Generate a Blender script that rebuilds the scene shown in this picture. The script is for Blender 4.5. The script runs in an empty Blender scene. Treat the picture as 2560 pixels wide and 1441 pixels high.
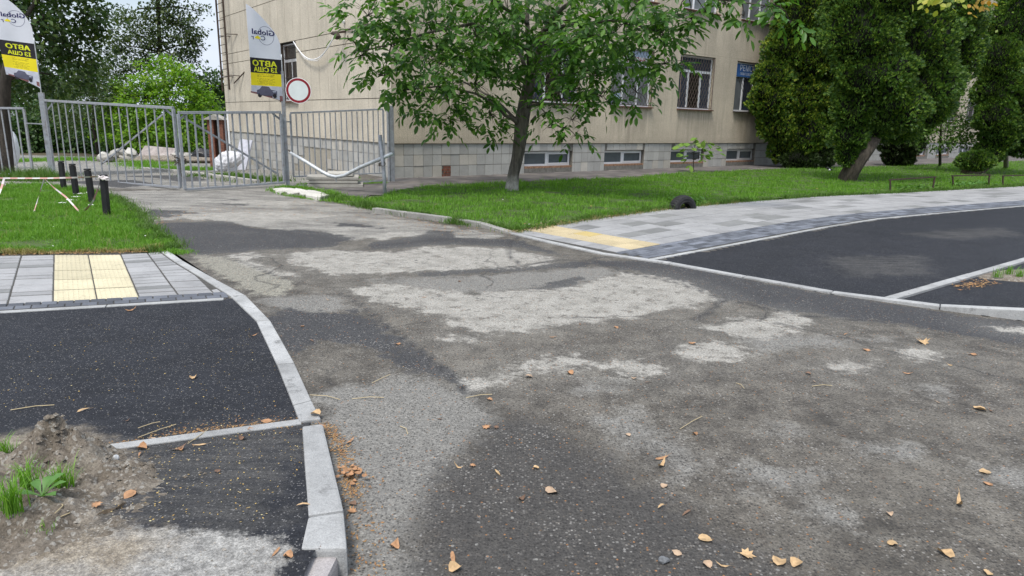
import bpy, bmesh, math, random
import numpy as np
from mathutils import Matrix, Vector
random.seed(7); RNG = np.random.default_rng(11)
SC = bpy.context.scene
COL = SC.collection
# ------------------------------------------------------------------ camera
CF, CH = 1700.0, 1.65
ROLL = math.atan2(80, 3576); PITCH = math.radians(13.669)
cr, sr, cp, sp = math.cos(ROLL), math.sin(ROLL), math.cos(PITCH), math.sin(PITCH)
right = Vector((cr, sr*sp, sr*cp)); down = Vector((sr, -cr*sp, -cr*cp)); fwd = Vector((0, cp, -sp))
cam = bpy.data.cameras.new('camera'); cam_o = bpy.data.objects.new('camera', cam); COL.objects.link(cam_o)
cam.sensor_width = 36; cam.lens = 36*CF/2560; cam.clip_end = 600; cam.clip_start = .05
M = Matrix.Identity(4)
for i in range(3):
    M[i][0] = right[i]; M[i][1] = -down[i]; M[i][2] = -fwd[i]
M[2][3] = CH
cam_o.matrix_world = M
SC.camera = cam_o
# ------------------------------------------------------------------ sky, sun, exposure
SUN_EL, SUN_AZ = 63.0, 205.0      # azimuth measured clockwise from +Y
world = bpy.data.worlds.new("World"); SC.world = world; world.use_nodes = True
wn = world.node_tree.nodes; wl = world.node_tree.links; wn.clear()
wo = wn.new('ShaderNodeOutputWorld'); wb = wn.new('ShaderNodeBackground'); wb.inputs['Strength'].default_value = 0.12
sky = wn.new('ShaderNodeTexSky'); sky.sky_type = 'NISHITA'; sky.sun_disc = False
sky.sun_elevation = math.radians(SUN_EL); sky.sun_rotation = math.radians(SUN_AZ)
sky.air_density = 1.2; sky.dust_density = 2.0
wt = wn.new('ShaderNodeTexCoord'); wm = wn.new('ShaderNodeMapping'); wm.inputs['Scale'].default_value = (1.0, 1.0, 2.4)
wnz = wn.new('ShaderNodeTexNoise'); wnz.inputs['Scale'].default_value = 2.6; wnz.inputs['Detail'].default_value = 7; wnz.inputs['Roughness'].default_value = .55
wr = wn.new('ShaderNodeValToRGB'); wr.color_ramp.elements[0].position = .40; wr.color_ramp.elements[1].position = .60
wr.color_ramp.elements[0].color = (.22, .22, .22, 1); wr.color_ramp.elements[1].color = (1, 1, 1, 1)
wx = wn.new('ShaderNodeMixRGB'); wx.inputs['Color2'].default_value = (5.3, 5.8, 6.7, 1)
wl.new(wt.outputs['Generated'], wm.inputs['Vector']); wl.new(wm.outputs[0], wnz.inputs['Vector'])
wl.new(wnz.outputs['Fac'], wr.inputs[0]); wl.new(wr.outputs[0], wx.inputs['Fac'])
wl.new(sky.outputs[0], wx.inputs['Color1']); wg = wn.new('ShaderNodeSeparateXYZ'); wl.new(wt.outputs['Generated'], wg.inputs[0])     # overcast sky: zenith brighter than horizon
wmr = wn.new('ShaderNodeMapRange'); wl.new(wg.outputs[2], wmr.inputs[0])
for i_, v_ in ((1, 0.), (2, 1.), (3, .66), (4, 1.22)): wmr.inputs[i_].default_value = v_
wmu = wn.new('ShaderNodeMixRGB'); wmu.blend_type = 'MULTIPLY'; wmu.inputs[0].default_value = 1.; wl.new(wx.outputs[0], wmu.inputs[1]); wl.new(wmr.outputs[0], wmu.inputs[2])
wl.new(wmu.outputs[0], wb.inputs['Color']); wl.new(wb.outputs[0], wo.inputs[0])
sun = bpy.data.lights.new('sun', 'SUN'); sun.energy = 1.9; sun.angle = math.radians(14); sun.color = (1, .96, .9)
sun_o = bpy.data.objects.new('sun', sun); COL.objects.link(sun_o)
az, el = math.radians(SUN_AZ), math.radians(SUN_EL)
sd = Vector((math.sin(az)*math.cos(el), math.cos(az)*math.cos(el), math.sin(el)))
sun_o.rotation_euler = sd.to_track_quat('Z', 'Y').to_euler()
SC.view_settings.view_transform = 'Standard'; SC.view_settings.look = 'None'
SC.view_settings.gamma = 1; SC.view_settings.use_curve_mapping = False
SC.view_settings.exposure = 0.90
SC.cycles.max_bounces = 6; SC.cycles.transparent_max_bounces = 6
# ------------------------------------------------------------------ geometry of the place
C0 = np.array([-3.47, 19.79, 0.]); DR = np.array([.7773, .6292, 0.]); DR /= np.linalg.norm(DR); DL = np.array([-DR[1], DR[0], 0.])
UP = np.array([0, 0, 1.])
def ground(x, y):
    s = (np.asarray(x)-C0[0])*DL[0]+(np.asarray(y)-C0[1])*DL[1]
    t = np.clip(s-2.0, 0, 16)
    return -.05*t*(1-np.exp(-t/1.2))
def ray(px, py):
    u, v = px-1280., py-720.5
    a = u*cr+v*sr; b = -u*sr+v*cr
    return np.array([a, CF*cp-b*sp, -CF*sp-b*cp])
def G(px, py, z=None):            # where the sight line to a photo point meets the ground
    r = ray(px, py)
    zz = 0. if z is None else z
    for _ in range(12):
        t = (zz-CH)/r[2]; P = r*t
        if z is not None: break
        zz = .5*zz+.5*float(ground(P[0], P[1]))
    return np.array([P[0], P[1], zz])
def G2(pts, z=None): return np.array([G(a, b, z)[:2] for a, b in pts])
def D(px, py, dist):
    r = ray(px, py); return r*dist/r[1]+np.array([0, 0, CH])
def Wp(s, z, out=0.): return C0+DR*s+UP*z+np.array([DR[1], -DR[0], 0])*out      # right facade, out = towards the street
def Lp(s, z, out=0.): return C0+DL*s+UP*z+np.array([-DR[0], -DR[1], 0])*out     # left (gable) wall
# ------------------------------------------------------------------ object helpers
def tag(o, label=None, cat=None, group=None, kind=None):
    if label: o['label'] = label
    if cat: o['category'] = cat
    if group: o['group'] = group
    if kind: o['kind'] = kind
    return o
def link(name, me, parent=None, mat=None):
    o = bpy.data.objects.new(name, me); COL.objects.link(o)
    if parent is not None: o.parent = parent
    return o
def empty(name, loc=(0, 0, 0), rz=0.):
    o = bpy.data.objects.new(name, None); COL.objects.link(o); o.location = loc; o.rotation_euler = (0, 0, rz); o.empty_display_size = .1
    return o
def local(o, P):                   # world points into the frame of a placed root
    loc = np.array(o.location); rz = o.rotation_euler.z
    Q = np.asarray(P, float)-loc; c, s = math.cos(-rz), math.sin(-rz)
    return np.stack([Q[..., 0]*c-Q[..., 1]*s, Q[..., 0]*s+Q[..., 1]*c, Q[..., 2]], -1)
def np_mesh(name, V, F, mats, attrs=None, smooth=False, midx=None):
    """V (n,3), F (m,k) of one k"""
    V = np.ascontiguousarray(V, np.float32); F = np.ascontiguousarray(F, np.int32); k = F.shape[1]; m = len(F)
    me = bpy.data.meshes.new(name)
    me.vertices.add(len(V)); me.vertices.foreach_set('co', V.ravel())
    me.loops.add(m*k); me.loops.foreach_set('vertex_index', F.ravel())
    me.polygons.add(m); me.polygons.foreach_set('loop_start', np.arange(0, m*k, k, dtype=np.int32))
    try: me.polygons.foreach_set('loop_total', np.full(m, k, np.int32))
    except Exception: pass
    if midx is not None: me.polygons.foreach_set('material_index', np.ascontiguousarray(midx, np.int32))
    me.update(calc_edges=True)
    if attrs:
        for n, a in attrs.items():
            at = me.attributes.new(n, 'FLOAT', 'POINT'); at.data.foreach_set('value', np.ascontiguousarray(a, np.float32))
    for mm in (mats if isinstance(mats, (list, tuple)) else [mats]): me.materials.append(mm)
    if smooth: me.polygons.foreach_set('use_smooth', np.ones(m, bool))
    return me
class MB:
    def __init__(s): s.v = []; s.f = []; s.mi = []; s.cur = 0
    def add(s, V, F):
        n = len(s.v); s.v += [tuple(map(float, p)) for p in V]; s.f += [tuple(i+n for i in f) for f in F]; s.mi += [s.cur]*len(F); return s
    def hexa(s, a, b, c, d, e, f, g, h):       # bottom a b c d, top e f g h
        return s.add([a, b, c, d, e, f, g, h], [(3, 2, 1, 0), (4, 5, 6, 7), (0, 1, 5, 4), (1, 2, 6, 5), (2, 3, 7, 6), (3, 0, 4, 7)])
    def box(s, o, ax, ay, az):                   # corner + three edge vectors
        o, ax, ay, az = map(lambda q: np.asarray(q, float), (o, ax, ay, az))
        if np.dot(np.cross(ax, ay), az) < 0: ax, ay = ay, ax
        return s.hexa(o, o+ax, o+ax+ay, o+ay, o+az, o+ax+az, o+ax+ay+az, o+ay+az)
    def bar(s, a, b, w, h=None, side=None):      # box bar from a to b, width w (along side) and h
        a, b = np.asarray(a, float), np.asarray(b, float); h = h or w
        t = b-a; t /= np.linalg.norm(t)
        if side is None: side = np.array([0, 0, 1.]) if abs(t[2]) < .9 else np.array([1., 0, 0])
        n = np.cross(t, side); n /= np.linalg.norm(n); m = np.cross(n, t)
        return s.box(a-n*h/2-m*w/2, b-a, n*h, m*w)
    def tube(s, P, R, k=8, cap=True):
        P = np.asarray(P, float); R = np.full(len(P), R) if np.isscalar(R) else np.asarray(R, float)
        n0 = len(s.v); prev = None
        for i in range(len(P)):
            t = P[min(i+1, len(P)-1)]-P[max(i-1, 0)]; t = t/(np.linalg.norm(t)+1e-9)
            if prev is None:
                r = np.array([0, 0, 1.]) if abs(t[2]) < .9 else np.array([1., 0, 0]); u = np.cross(t, r)
            else: u = prev-t*np.dot(prev, t)
            u /= np.linalg.norm(u); prev = u; w = np.cross(t, u)
            for j in range(k):
                a = 2*math.pi*j/k; q = P[i]+R[i]*(math.cos(a)*u+math.sin(a)*w); s.v.append(tuple(map(float, q)))
        for i in range(len(P)-1):
            for j in range(k):
                a = n0+i*k+j; b = n0+i*k+(j+1) % k; s.f.append((a, b, b+k, a+k)); s.mi.append(s.cur)
        if cap:
            s.f.append(tuple(n0+j for j in range(k))[::-1]); s.f.append(tuple(n0+(len(P)-1)*k+j for j in range(k))); s.mi += [s.cur]*2
        return s
    def bole(s, P, R, k=22, nz=.07, n=46, seed=0, flare=.0):   # smoothed, ridged trunk or limb
        P = np.asarray(P, float); R = np.asarray(R, float); d = np.r_[0, np.cumsum(np.linalg.norm(np.diff(P, axis=0), axis=1))]; q = np.linspace(0, d[-1], n)
        Q = np.stack([np.interp(q, d, P[:, i]) for i in range(3)], 1); ker = np.ones(7)/7; Qs = np.stack([np.convolve(np.pad(Q[:, i], 3, mode='edge'), ker, 'valid') for i in range(3)], 1); Qs[0], Qs[-1] = Q[0], Q[-1]
        r = np.interp(q, d, R); n0 = len(s.v); s.tube(Qs, r, k); rs = np.random.default_rng(seed); ph = rs.uniform(0, 6, 6)
        for i in range(n):
            for j in range(k):
                a = 2*math.pi*j/k; h = q[i]; f = 1+nz*(math.sin(5*a+ph[0]+.8*h)+.7*math.sin(9*a+ph[1]-1.7*h)+.6*math.sin(3*a+4*h+ph[2])+.5*math.sin(14*a+ph[3]+6*h))+flare*math.exp(-h/.28)*(1+.5*math.sin(4*a+ph[4]))
                v = np.array(s.v[n0+i*k+j]); s.v[n0+i*k+j] = tuple(Qs[i]+(v-Qs[i])*f)
        return s
    def prism(s, poly, z0, z1):                  # horizontal polygon list of (x,y)
        poly = [tuple(map(float, p)) for p in poly]
        a = sum(poly[i][0]*poly[(i+1) % len(poly)][1]-poly[(i+1) % len(poly)][0]*poly[i][1] for i in range(len(poly)))
        if a < 0: poly = poly[::-1]
        n = len(poly); V = [(x, y, z0) for x, y in poly]+[(x, y, z1) for x, y in poly]
        F = [tuple(range(n))[::-1], tuple(range(n, 2*n))]+[(i, (i+1) % n, (i+1) % n+n, i+n) for i in range(n)]
        return s.add(V, F)
    def build(s, name, mat, parent=None, smooth=False, bevel=0., root=None, seg=1):
        me = bpy.data.meshes.new(name)
        V = s.v
        if root is not None: V = [tuple(p) for p in local(root, np.array(V))]
        me.from_pydata(V, [], s.f)
        for mm in (mat if isinstance(mat, (list, tuple)) else [mat]): me.materials.append(mm)
        if isinstance(mat, (list, tuple)): me.polygons.foreach_set('material_index', s.mi)
        if bevel:
            bm = bmesh.new(); bm.from_mesh(me); bmesh.ops.bevel(bm, geom=bm.edges[:], offset=bevel, segments=seg, affect='EDGES', profile=.6, clamp_overlap=True); bm.to_mesh(me); bm.free()
        if smooth: me.polygons.foreach_set('use_smooth', [True]*len(me.polygons))
        me.update()
        return link(name, me, parent)
def blob(name, mat, c, r, seed=0, rough=.25, sub=2, flat=1., parent=None, smooth=False):
    bm = bmesh.new(); bmesh.ops.create_icosphere(bm, subdivisions=sub, radius=1)
    rs = np.random.default_rng(seed); K = rs.normal(size=(5, 3))*2.2; ph = rs.uniform(0, 6, 5); K2 = rs.normal(size=(8, 3))*7; ph2 = rs.uniform(0, 6, 8)
    for v in bm.verts:
        p = np.array(v.co); d = 1+rough*sum(math.sin(K[i]@p+ph[i]) for i in range(5))/2.2+rough*.22*sum(abs(math.sin(K2[i]@p+ph2[i])) for i in range(8))/2.8-rough*.3
        v.co = Vector((p[0]*r[0]*d, p[1]*r[1]*d, p[2]*r[2]*d))
    me = bpy.data.meshes.new(name); bm.to_mesh(me); bm.free(); me.materials.append(mat)
    if smooth: me.polygons.foreach_set('use_smooth', [True]*len(me.polygons))
    o = link(name, me, parent); o.location = tuple(c); return o
def dup(root, parent=None):
    c = root.copy(); COL.objects.link(c)
    if parent is not None: c.parent = parent
    for ch in list(root.children): dup(ch, c)
    return c
def inpoly(P, poly):
    x, y = P[:, 0], P[:, 1]; c = np.zeros(len(P), bool); n = len(poly); j = n-1
    for i in range(n):
        xi, yi = poly[i]; xj, yj = poly[j]
        if yi != yj: c ^= ((yi > y) != (yj > y)) & (x < (xj-xi)*(y-yi)/(yj-yi)+xi)
        j = i
    return c
def sdf(P, poly):                  # + inside
    d = np.full(len(P), 1e9); n = len(poly)
    for i in range(n):
        a = np.array(poly[i]); b = np.array(poly[(i+1) % n]); ab = b-a
        t = np.clip(((P-a)@ab)/(ab@ab+1e-12), 0, 1); q = P-a-t[:, None]*ab; d = np.minimum(d, np.hypot(q[:, 0], q[:, 1]))
    return np.where(inpoly(P, poly), d, -d)
def lineD(P, pl):
    d = np.full(len(P), 1e9)
    for i in range(len(pl)-1):
        a = np.array(pl[i]); b = np.array(pl[i+1]); ab = b-a
        t = np.clip(((P-a)@ab)/(ab@ab+1e-12), 0, 1); q = P-a-t[:, None]*ab; d = np.minimum(d, np.hypot(q[:, 0], q[:, 1]))
    return d
def snoise(P, sc, seed=0, n=10):
    rs = np.random.default_rng(seed); P = np.asarray(P); k = rs.normal(size=(n, P.shape[1])); k /= np.linalg.norm(k, axis=1)[:, None]
    k *= rs.uniform(.6, 1.8, n)[:, None]*6.28/sc; ph = rs.uniform(0, 6.28, n)
    return np.sin(P@k.T+ph).sum(1)/math.sqrt(n/2.)
def sample_poly(poly, n, rng=RNG):
    poly = np.array(poly); lo, hi = poly.min(0), poly.max(0); out = np.zeros((0, 2))
    while len(out) < n:
        P = rng.uniform(lo, hi, (n*2, 2)); out = np.vstack([out, P[inpoly(P, poly)]])
    return out[:n]
# ------------------------------------------------------------------ materials
class NT:
    def __init__(s, name):
        s.m = bpy.data.materials.new(name); s.m.use_nodes = True; s.t = s.m.node_tree; s.n = s.t.nodes; s.l = s.t.links; s.n.clear()
        s.out = s.n.new('ShaderNodeOutputMaterial'); s.b = s.n.new('ShaderNodeBsdfPrincipled'); s.l.new(s.b.outputs[0], s.out.inputs[0])
        s.b.inputs['Specular IOR Level'].default_value = .3
        s._pos = None
    def set(s, inp, v):
        if hasattr(v, 'is_output') or isinstance(v, bpy.types.NodeSocket): s.l.new(v, inp)
        elif isinstance(v, (tuple, list)): inp.default_value = tuple(v)+((1,) if len(v) == 3 and len(inp.default_value) == 4 else ())
        else: inp.default_value = v
    def pos(s, obj=False):
        if obj:
            n = s.n.new('ShaderNodeTexCoord'); return n.outputs['Object']
        if s._pos is None: s._pos = s.n.new('ShaderNodeNewGeometry')
        return s._pos.outputs['Position']
    def map(s, v, scale=(1, 1, 1), rot=(0, 0, 0), loc=(0, 0, 0)):
        n = s.n.new('ShaderNodeMapping'); s.l.new(v, n.inputs[0]); n.inputs['Scale'].default_value = scale; n.inputs['Rotation'].default_value = rot; n.inputs['Location'].default_value = loc; return n.outputs[0]
    def noise(s, sc, det=4, rough=.55, vec=None, dist=0.):
        n = s.n.new('ShaderNodeTexNoise'); n.inputs['Scale'].default_value = sc; n.inputs['Detail'].default_value = det; n.inputs['Roughness'].default_value = rough; n.inputs['Distortion'].default_value = dist
        s.l.new(vec if vec is not None else s.pos(), n.inputs['Vector']); return n.outputs['Fac']
    def voro(s, sc, vec=None, feat='F1', out='Distance', rnd=1.):
        n = s.n.new('ShaderNodeTexVoronoi'); n.feature = feat; n.inputs['Scale'].default_value = sc; n.inputs['Randomness'].default_value = rnd
        s.l.new(vec if vec is not None else s.pos(), n.inputs['Vector']); return n.outputs[out]
    def ramp(s, f, *st):
        n = s.n.new('ShaderNodeValToRGB'); e = n.color_ramp.elements
        while len(e) < len(st): e.new(.5)
        for q, (p, c) in zip(e, st):
            q.position = p; q.color = ((c, c, c, 1) if np.isscalar(c) else tuple(c)+(1,))
        s.l.new(f, n.inputs[0]); return n.outputs[0]
    def mix(s, f, a, b, mode='MIX'):
        n = s.n.new('ShaderNodeMixRGB'); n.blend_type = mode; s.set(n.inputs[0], f); s.set(n.inputs[1], a); s.set(n.inputs[2], b); return n.outputs[0]
    def math(s, op, a, b=None, c=None, clamp=False):
        n = s.n.new('ShaderNodeMath'); n.operation = op; n.use_clamp = clamp; s.set(n.inputs[0], a)
        if b is not None: s.set(n.inputs[1], b)
        if c is not None: s.set(n.inputs[2], c)
        return n.outputs[0]
    def rng(s, v, a, b, c=0., d=1.):
        n = s.n.new('ShaderNodeMapRange'); s.set(n.inputs[0], v)
        for i, q in enumerate((a, b, c, d)): s.set(n.inputs[i+1], q)
        return n.outputs[0]
    def attr(s, name):
        n = s.n.new('ShaderNodeAttribute'); n.attribute_name = name; return n.outputs['Fac']
    def island(s):
        if s._pos is None: s.pos()
        return s._pos.outputs['Random Per Island']
    def objrand(s):
        n = s.n.new('ShaderNodeObjectInfo'); return n.outputs['Random']
    def bump(s, h, strength=.4, dist=.01):
        n = s.n.new('ShaderNodeBump'); n.inputs['Strength'].default_value = strength; n.inputs['Distance'].default_value = dist; s.l.new(h, n.inputs['Height']); s.l.new(n.outputs[0], s.b.inputs['Normal']); return n
    def fin(s, col=None, rough=None, **k):
        if col is not None: s.set(s.b.inputs['Base Color'], col)
        if rough is not None: s.set(s.b.inputs['Roughness'], rough)
        for a, v in k.items(): s.set(s.b.inputs[a.replace('_', ' ')], v)
        return s.m
def simple(name, col, rough=.6, metal=0., var=.15, sc=8., bump=0., obj=False, dirt=None):
    t = NT(name); v = t.noise(sc, 5)
    f = t.rng(v, .3, .7, 1-var, 1+var); c = t.mix(1., col, f, 'MULTIPLY')
    if dirt: c = t.mix(t.math('MULTIPLY', t.rng(t.noise(sc*.6, 6, .7), .5, .68), dirt[1]), c, dirt[0])
    if bump: t.bump(t.noise(sc*6, 5), bump, .01)
    return t.fin(c, rough, Metallic=metal)
def leafmat(name, c1, c2, c3, trans=.35, rough=.5):
    t = NT(name); r = t.island(); col = t.ramp(r, (0., c1), (.55, c2), (1., c3))
    big = t.noise(.9, 2); col = t.mix(t.rng(big, .45, .65, 0, .5), col, c2)
    tr = t.n.new('ShaderNodeBsdfTranslucent'); t.l.new(t.mix(1., col, (1.25, 1.35, .55), 'MULTIPLY'), tr.inputs[0])
    ms = t.n.new('ShaderNodeMixShader'); ms.inputs[0].default_value = trans
    t.fin(col, rough, Specular_IOR_Level=.35); t.l.new(t.b.outputs[0], ms.inputs[1]); t.l.new(tr.outputs[0], ms.inputs[2]); t.l.new(ms.outputs[0], t.out.inputs[0])
    return t.m
# ------------------------------------------------------------------ surfaces underfoot
def mask(t, name, namp, w=.05, off=0.):
    a = t.attr(name)
    return t.rng(t.math('ADD', t.math('ADD', a, off), namp), -w, w)
def asphalt_old(name='old_asphalt'):
    t = NT(name); P = t.pos()
    n1 = t.noise(1.1, 3); n2 = t.noise(4.5, 6, .7); n3 = t.noise(22, 6, .75); fine = t.noise(160, 3, .7)
    amp = t.math('ADD', t.math('MULTIPLY', t.math('SUBTRACT', n2, .5), .62), t.math('MULTIPLY', t.math('SUBTRACT', n3, .5), .26))
    base = t.ramp(n2, (.3, (.042, .037, .030)), (.48, (.082, .073, .060)), (.70, (.160, .146, .121)))
    base = t.mix(t.rng(t.noise(1.5, 7, .72), .49, .64, 0, .62), base, (.175, .158, .130))
    col = base
    def lay(attr, c, w, k, off=0., ns=None):
        nonlocal col
        m = mask(t, attr, ns if ns is not None else amp, w, off); m = t.math('MULTIPLY', m, k); col = t.mix(m, col, c); return m
    lay('drive', t.ramp(t.noise(2.2, 8, .78, t.map(P, (.6, 1.5, 1))), (.32, (.085, .078, .070)), (.46, (.19, .18, .16)), (.6, (.31, .295, .26)), (.74, (.44, .415, .355))), .05, .92)
    lay('mid', t.ramp(n3, (.3, (.13, .125, .113)), (.7, (.26, .25, .225))), .08, .8)
    lay('dark', t.ramp(n3, (.3, (.022, .0225, .025)), (.7, (.055, .0545, .056))), .035, .94)
    lay('wet', t.ramp(n3, (.3, (.030, .028, .026)), (.7, (.066, .062, .057))), .09, .85)
    lay('sand', t.ramp(n3, (.3, (.15, .145, .115)), (.52, (.24, .225, .18)), (.75, (.36, .34, .28))), .05, .95)
    lt = t.ramp(n2, (.3, (.20, .188, .162)), (.55, (.315, .298, .262)), (.8, (.38, .362, .32)))
    hole = t.math('MULTIPLY', t.rng(t.noise(7, 8, .78, t.map(P, (1, 1, 1), (0, 0, .6))), .54, .60, 1, .15), t.rng(t.noise(34, 5, .8), .60, .66, 1, .35))
    halo = t.rng(t.attr('light'), -.45, .0, 0, .22); col = t.mix(halo, col, (.22, .21, .185))
    ml = lay('light', lt, .045, hole)
    # crack and seam lines
    wob = t.n.new('ShaderNodeTexNoise'); wob.inputs['Scale'].default_value = 2.5; wob.inputs['Detail'].default_value = 6; t.l.new(P, wob.inputs['Vector'])
    cv = t.voro(.42, t.mix(.30, P, wob.outputs['Color']), 'DISTANCE_TO_EDGE'); ck = t.math('MULTIPLY', t.rng(cv, .0, .007, .75, 0), t.rng(t.noise(.9, 3), .46, .56)); col = t.mix(ck, col, (.03, .028, .026))
    sm = t.attr('seam'); smm = t.rng(t.math('ADD', sm, t.math('MULTIPLY', t.math('SUBTRACT', n3, .5), .05)), .0, .06, .95, 0)
    col = t.mix(smm, col, (.022, .022, .024))
    # aggregate: pale chips, brown crumbs and dark pores at several sizes
    v = t.n.new('ShaderNodeTexVoronoi'); v.inputs['Scale'].default_value = 80; t.l.new(P, v.inputs['Vector'])
    cell = t.n.new('ShaderNodeSeparateColor'); t.l.new(v.outputs['Color'], cell.inputs[0])
    dens = t.rng(t.noise(2.3, 4, .7), .40, .62, .12, 1.)
    chip = t.math('MULTIPLY', t.rng(cell.outputs[0], .70, .80), t.rng(v.outputs['Distance'], .55, .35))
    col = t.mix(t.math('MULTIPLY', t.math('MULTIPLY', chip, dens), .6), col, t.ramp(cell.outputs[1], (0, (.13, .10, .07)), (.45, (.24, .225, .20)), (1, (.40, .38, .35))))
    pore = t.math('MULTIPLY', t.rng(cell.outputs[0], .34, .26), t.math('MULTIPLY', t.rng(v.outputs['Distance'], .55, .3), t.rng(ml, 0, 1, 1, .45))); col = t.mix(t.math('MULTIPLY', pore, .72), col, (.022, .020, .018))
    v2 = t.n.new('ShaderNodeTexVoronoi'); v2.inputs['Scale'].default_value = 42; t.l.new(P, v2.inputs['Vector'])
    c2 = t.n.new('ShaderNodeSeparateColor'); t.l.new(v2.outputs['Color'], c2.inputs[0])
    big = t.math('MULTIPLY', t.rng(c2.outputs[0], .95, .97), t.rng(v2.outputs['Distance'], .36, .26)); col = t.mix(t.math('MULTIPLY', big, .45), col, (.34, .33, .30))
    spot = t.math('MULTIPLY', t.rng(c2.outputs[1], .90, .93), t.rng(v2.outputs['Distance'], .40, .2)); col = t.mix(t.math('MULTIPLY', spot, .6), col, (.040, .034, .028))
    oc = t.math('MULTIPLY', t.rng(c2.outputs[2], .955, .965), t.rng(v2.outputs['Distance'], .22, .16)); col = t.mix(t.math('MULTIPLY', oc, .8), col, (.30, .14, .05))
    brown = t.rng(t.noise(5.5, 8, .8), .60, .70, 0, .5); col = t.mix(brown, col, (.11, .078, .05))
    col = t.mix(1., col, t.rng(t.noise(60, 5, .85), .34, .66, .50, 1.5), 'MULTIPLY'); col = t.mix(1., col, t.rng(fine, .3, .7, .72, 1.3), 'MULTIPLY')
    h = t.math('ADD', t.math('MULTIPLY', v.outputs['Distance'], -.9), t.math('MULTIPLY', fine, .8)); t.bump(h, .8, .008)
    return t.fin(col, t.rng(n3, .3, .7, .6, .9), Specular_IOR_Level=.35)
def asphalt_new(name, c=(.0155, .0165, .020), dusty=.35):
    t = NT(name); n2 = t.noise(2.1, 6, .7); fine = t.noise(150, 3, .75)
    st = t.noise(7, 6, .7, t.map(t.pos(), (.35, 2.2, 1), (0, 0, -.4)))
    col = t.ramp(n2, (.3, tuple(q*.8 for q in c)), (.7, tuple(q*1.35 for q in c)))
    col = t.mix(t.rng(st, .52, .72, 0, .45*dusty), col, (.085, .085, .088))
    m = t.rng(t.math('ADD', t.attr('mid'), t.math('MULTIPLY', t.math('SUBTRACT', t.noise(5, 7, .75), .5), 1.1)), -.12, .12); col = t.mix(t.math('MULTIPLY', m, t.rng(st, .35, .6, .15, .8)), col, t.ramp(n2, (.3, (.045, .044, .042)), (.7, (.085, .081, .075))))
    m2 = t.rng(t.math('ADD', t.attr('light'), t.math('MULTIPLY', t.math('SUBTRACT', t.noise(14, 7, .75), .5), .25)), -.02, .02); col = t.mix(m2, col, t.ramp(t.noise(20, 6), (.3, (.15, .145, .135)), (.7, (.33, .32, .295))))
    m3 = t.rng(t.math('ADD', t.attr('sand'), t.math('MULTIPLY', t.math('SUBTRACT', t.noise(9, 7, .75), .5), .45)), -.10, .10); col = t.mix(t.math('MULTIPLY', m3, .9), col, t.ramp(t.noise(25, 6), (.3, (.13, .105, .075)), (.7, (.30, .26, .20))))
    v = t.n.new('ShaderNodeTexVoronoi'); v.inputs['Scale'].default_value = 120; t.l.new(t.pos(), v.inputs['Vector'])
    cc = t.n.new('ShaderNodeSeparateColor'); t.l.new(v.outputs['Color'], cc.inputs[0])
    chip = t.math('MULTIPLY', t.rng(cc.outputs[0], .86, .9), t.rng(v.outputs['Distance'], .5, .38)); col = t.mix(t.math('MULTIPLY', chip, .45), col, (.26, .25, .24))
    col = t.mix(1., col, t.rng(t.noise(70, 5, .85), .34, .66, .55, 1.5), 'MULTIPLY'); col = t.mix(1., col, t.rng(fine, .3, .7, .6, 1.4), 'MULTIPLY')
    h = t.math('ADD', t.math('MULTIPLY', v.outputs['Distance'], -1.), fine); t.bump(h, .6, .006)
    return t.fin(col, .75, Specular_IOR_Level=.22)
M_OLD = asphalt_old(); M_NEW = asphalt_new('new_asphalt'); M_APRON = simple('apron_asphalt', (.105, .095, .09), .85, 0, .45, 1.6, .3, dirt=((.24, .21, .18), .6))
def concrete(name, c, var=.22, spk=.5, rough=.8, bumpk=.35, stain=.5, islv=.0):
    t = NT(name); n = t.noise(3, 6, .7); f = t.noise(180, 3, .7); r = t.objrand(); isl = t.island()
    col = t.mix(1., c, t.rng(n, .3, .7, 1-var, 1+var), 'MULTIPLY'); col = t.mix(1., col, t.rng(r, 0, 1, .88, 1.12), 'MULTIPLY'); col = t.mix(1., col, t.rng(isl, 0, 1, 1-islv, 1+islv), 'MULTIPLY')
    col = t.mix(t.rng(t.noise(6, 7, .75), .54, .68, 0, stain), col, tuple(q*.45 for q in c))
    col = t.mix(1., col, t.rng(f, .3, .7, 1-.25*spk, 1+.25*spk), 'MULTIPLY')
    pit = t.rng(t.voro(45), .0, .16, .55, 0); col = t.mix(t.math('MULTIPLY', pit, t.rng(n, .5, .6, 0, 1)), col, (.05, .05, .05))
    t.bump(t.math('ADD', f, t.noise(40, 5)), bumpk, .006); return t.fin(col, rough)
M_KERB = concrete('kerb_concrete', (.33, .33, .32), .34, 1., .85, .6, 1.); M_PAVE = concrete('paver_grey', (.275, .272, .268), .2, .6, .75, .2, .6, .06)
M_PAVE2 = concrete('paver_grey_damp', (.185, .185, .178), .2, .5, .7, .2, .4)
M_BAND = concrete('paver_charcoal', (.105, .112, .128), .3, .5, .6, .2, .3, .45); M_TACT = concrete('paver_yellow', (.47, .42, .285), .16, .6, .75, .2, .5)
M_TACTR = concrete('paver_ochre', (.43, .355, .22), .16, .6, .75, .2, .5); M_TACT2 = concrete('paver_yellow_damp', (.40, .31, .13), .12, .5, .6, .2, .2)
M_JOINT = simple('joint_sand', (.065, .062, .055), .95, 0, .3, 20)
M_GRAN = concrete('pink_granite', (.29, .268, .258), .2, 1.2, .7, .4, .3)
def soilmat():
    t = NT('soil'); n = t.noise(3, 7, .7); f = t.noise(60, 5, .7)
    col = t.ramp(n, (.3, (.045, .042, .022)), (.55, (.085, .070, .042)), (.75, (.14, .115, .075))); col = t.mix(1., col, t.rng(f, .3, .7, .5, 1.5), 'MULTIPLY')
    t.bump(f, .6, .02); return t.fin(col, .95)
M_SOIL = soilmat()
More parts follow.
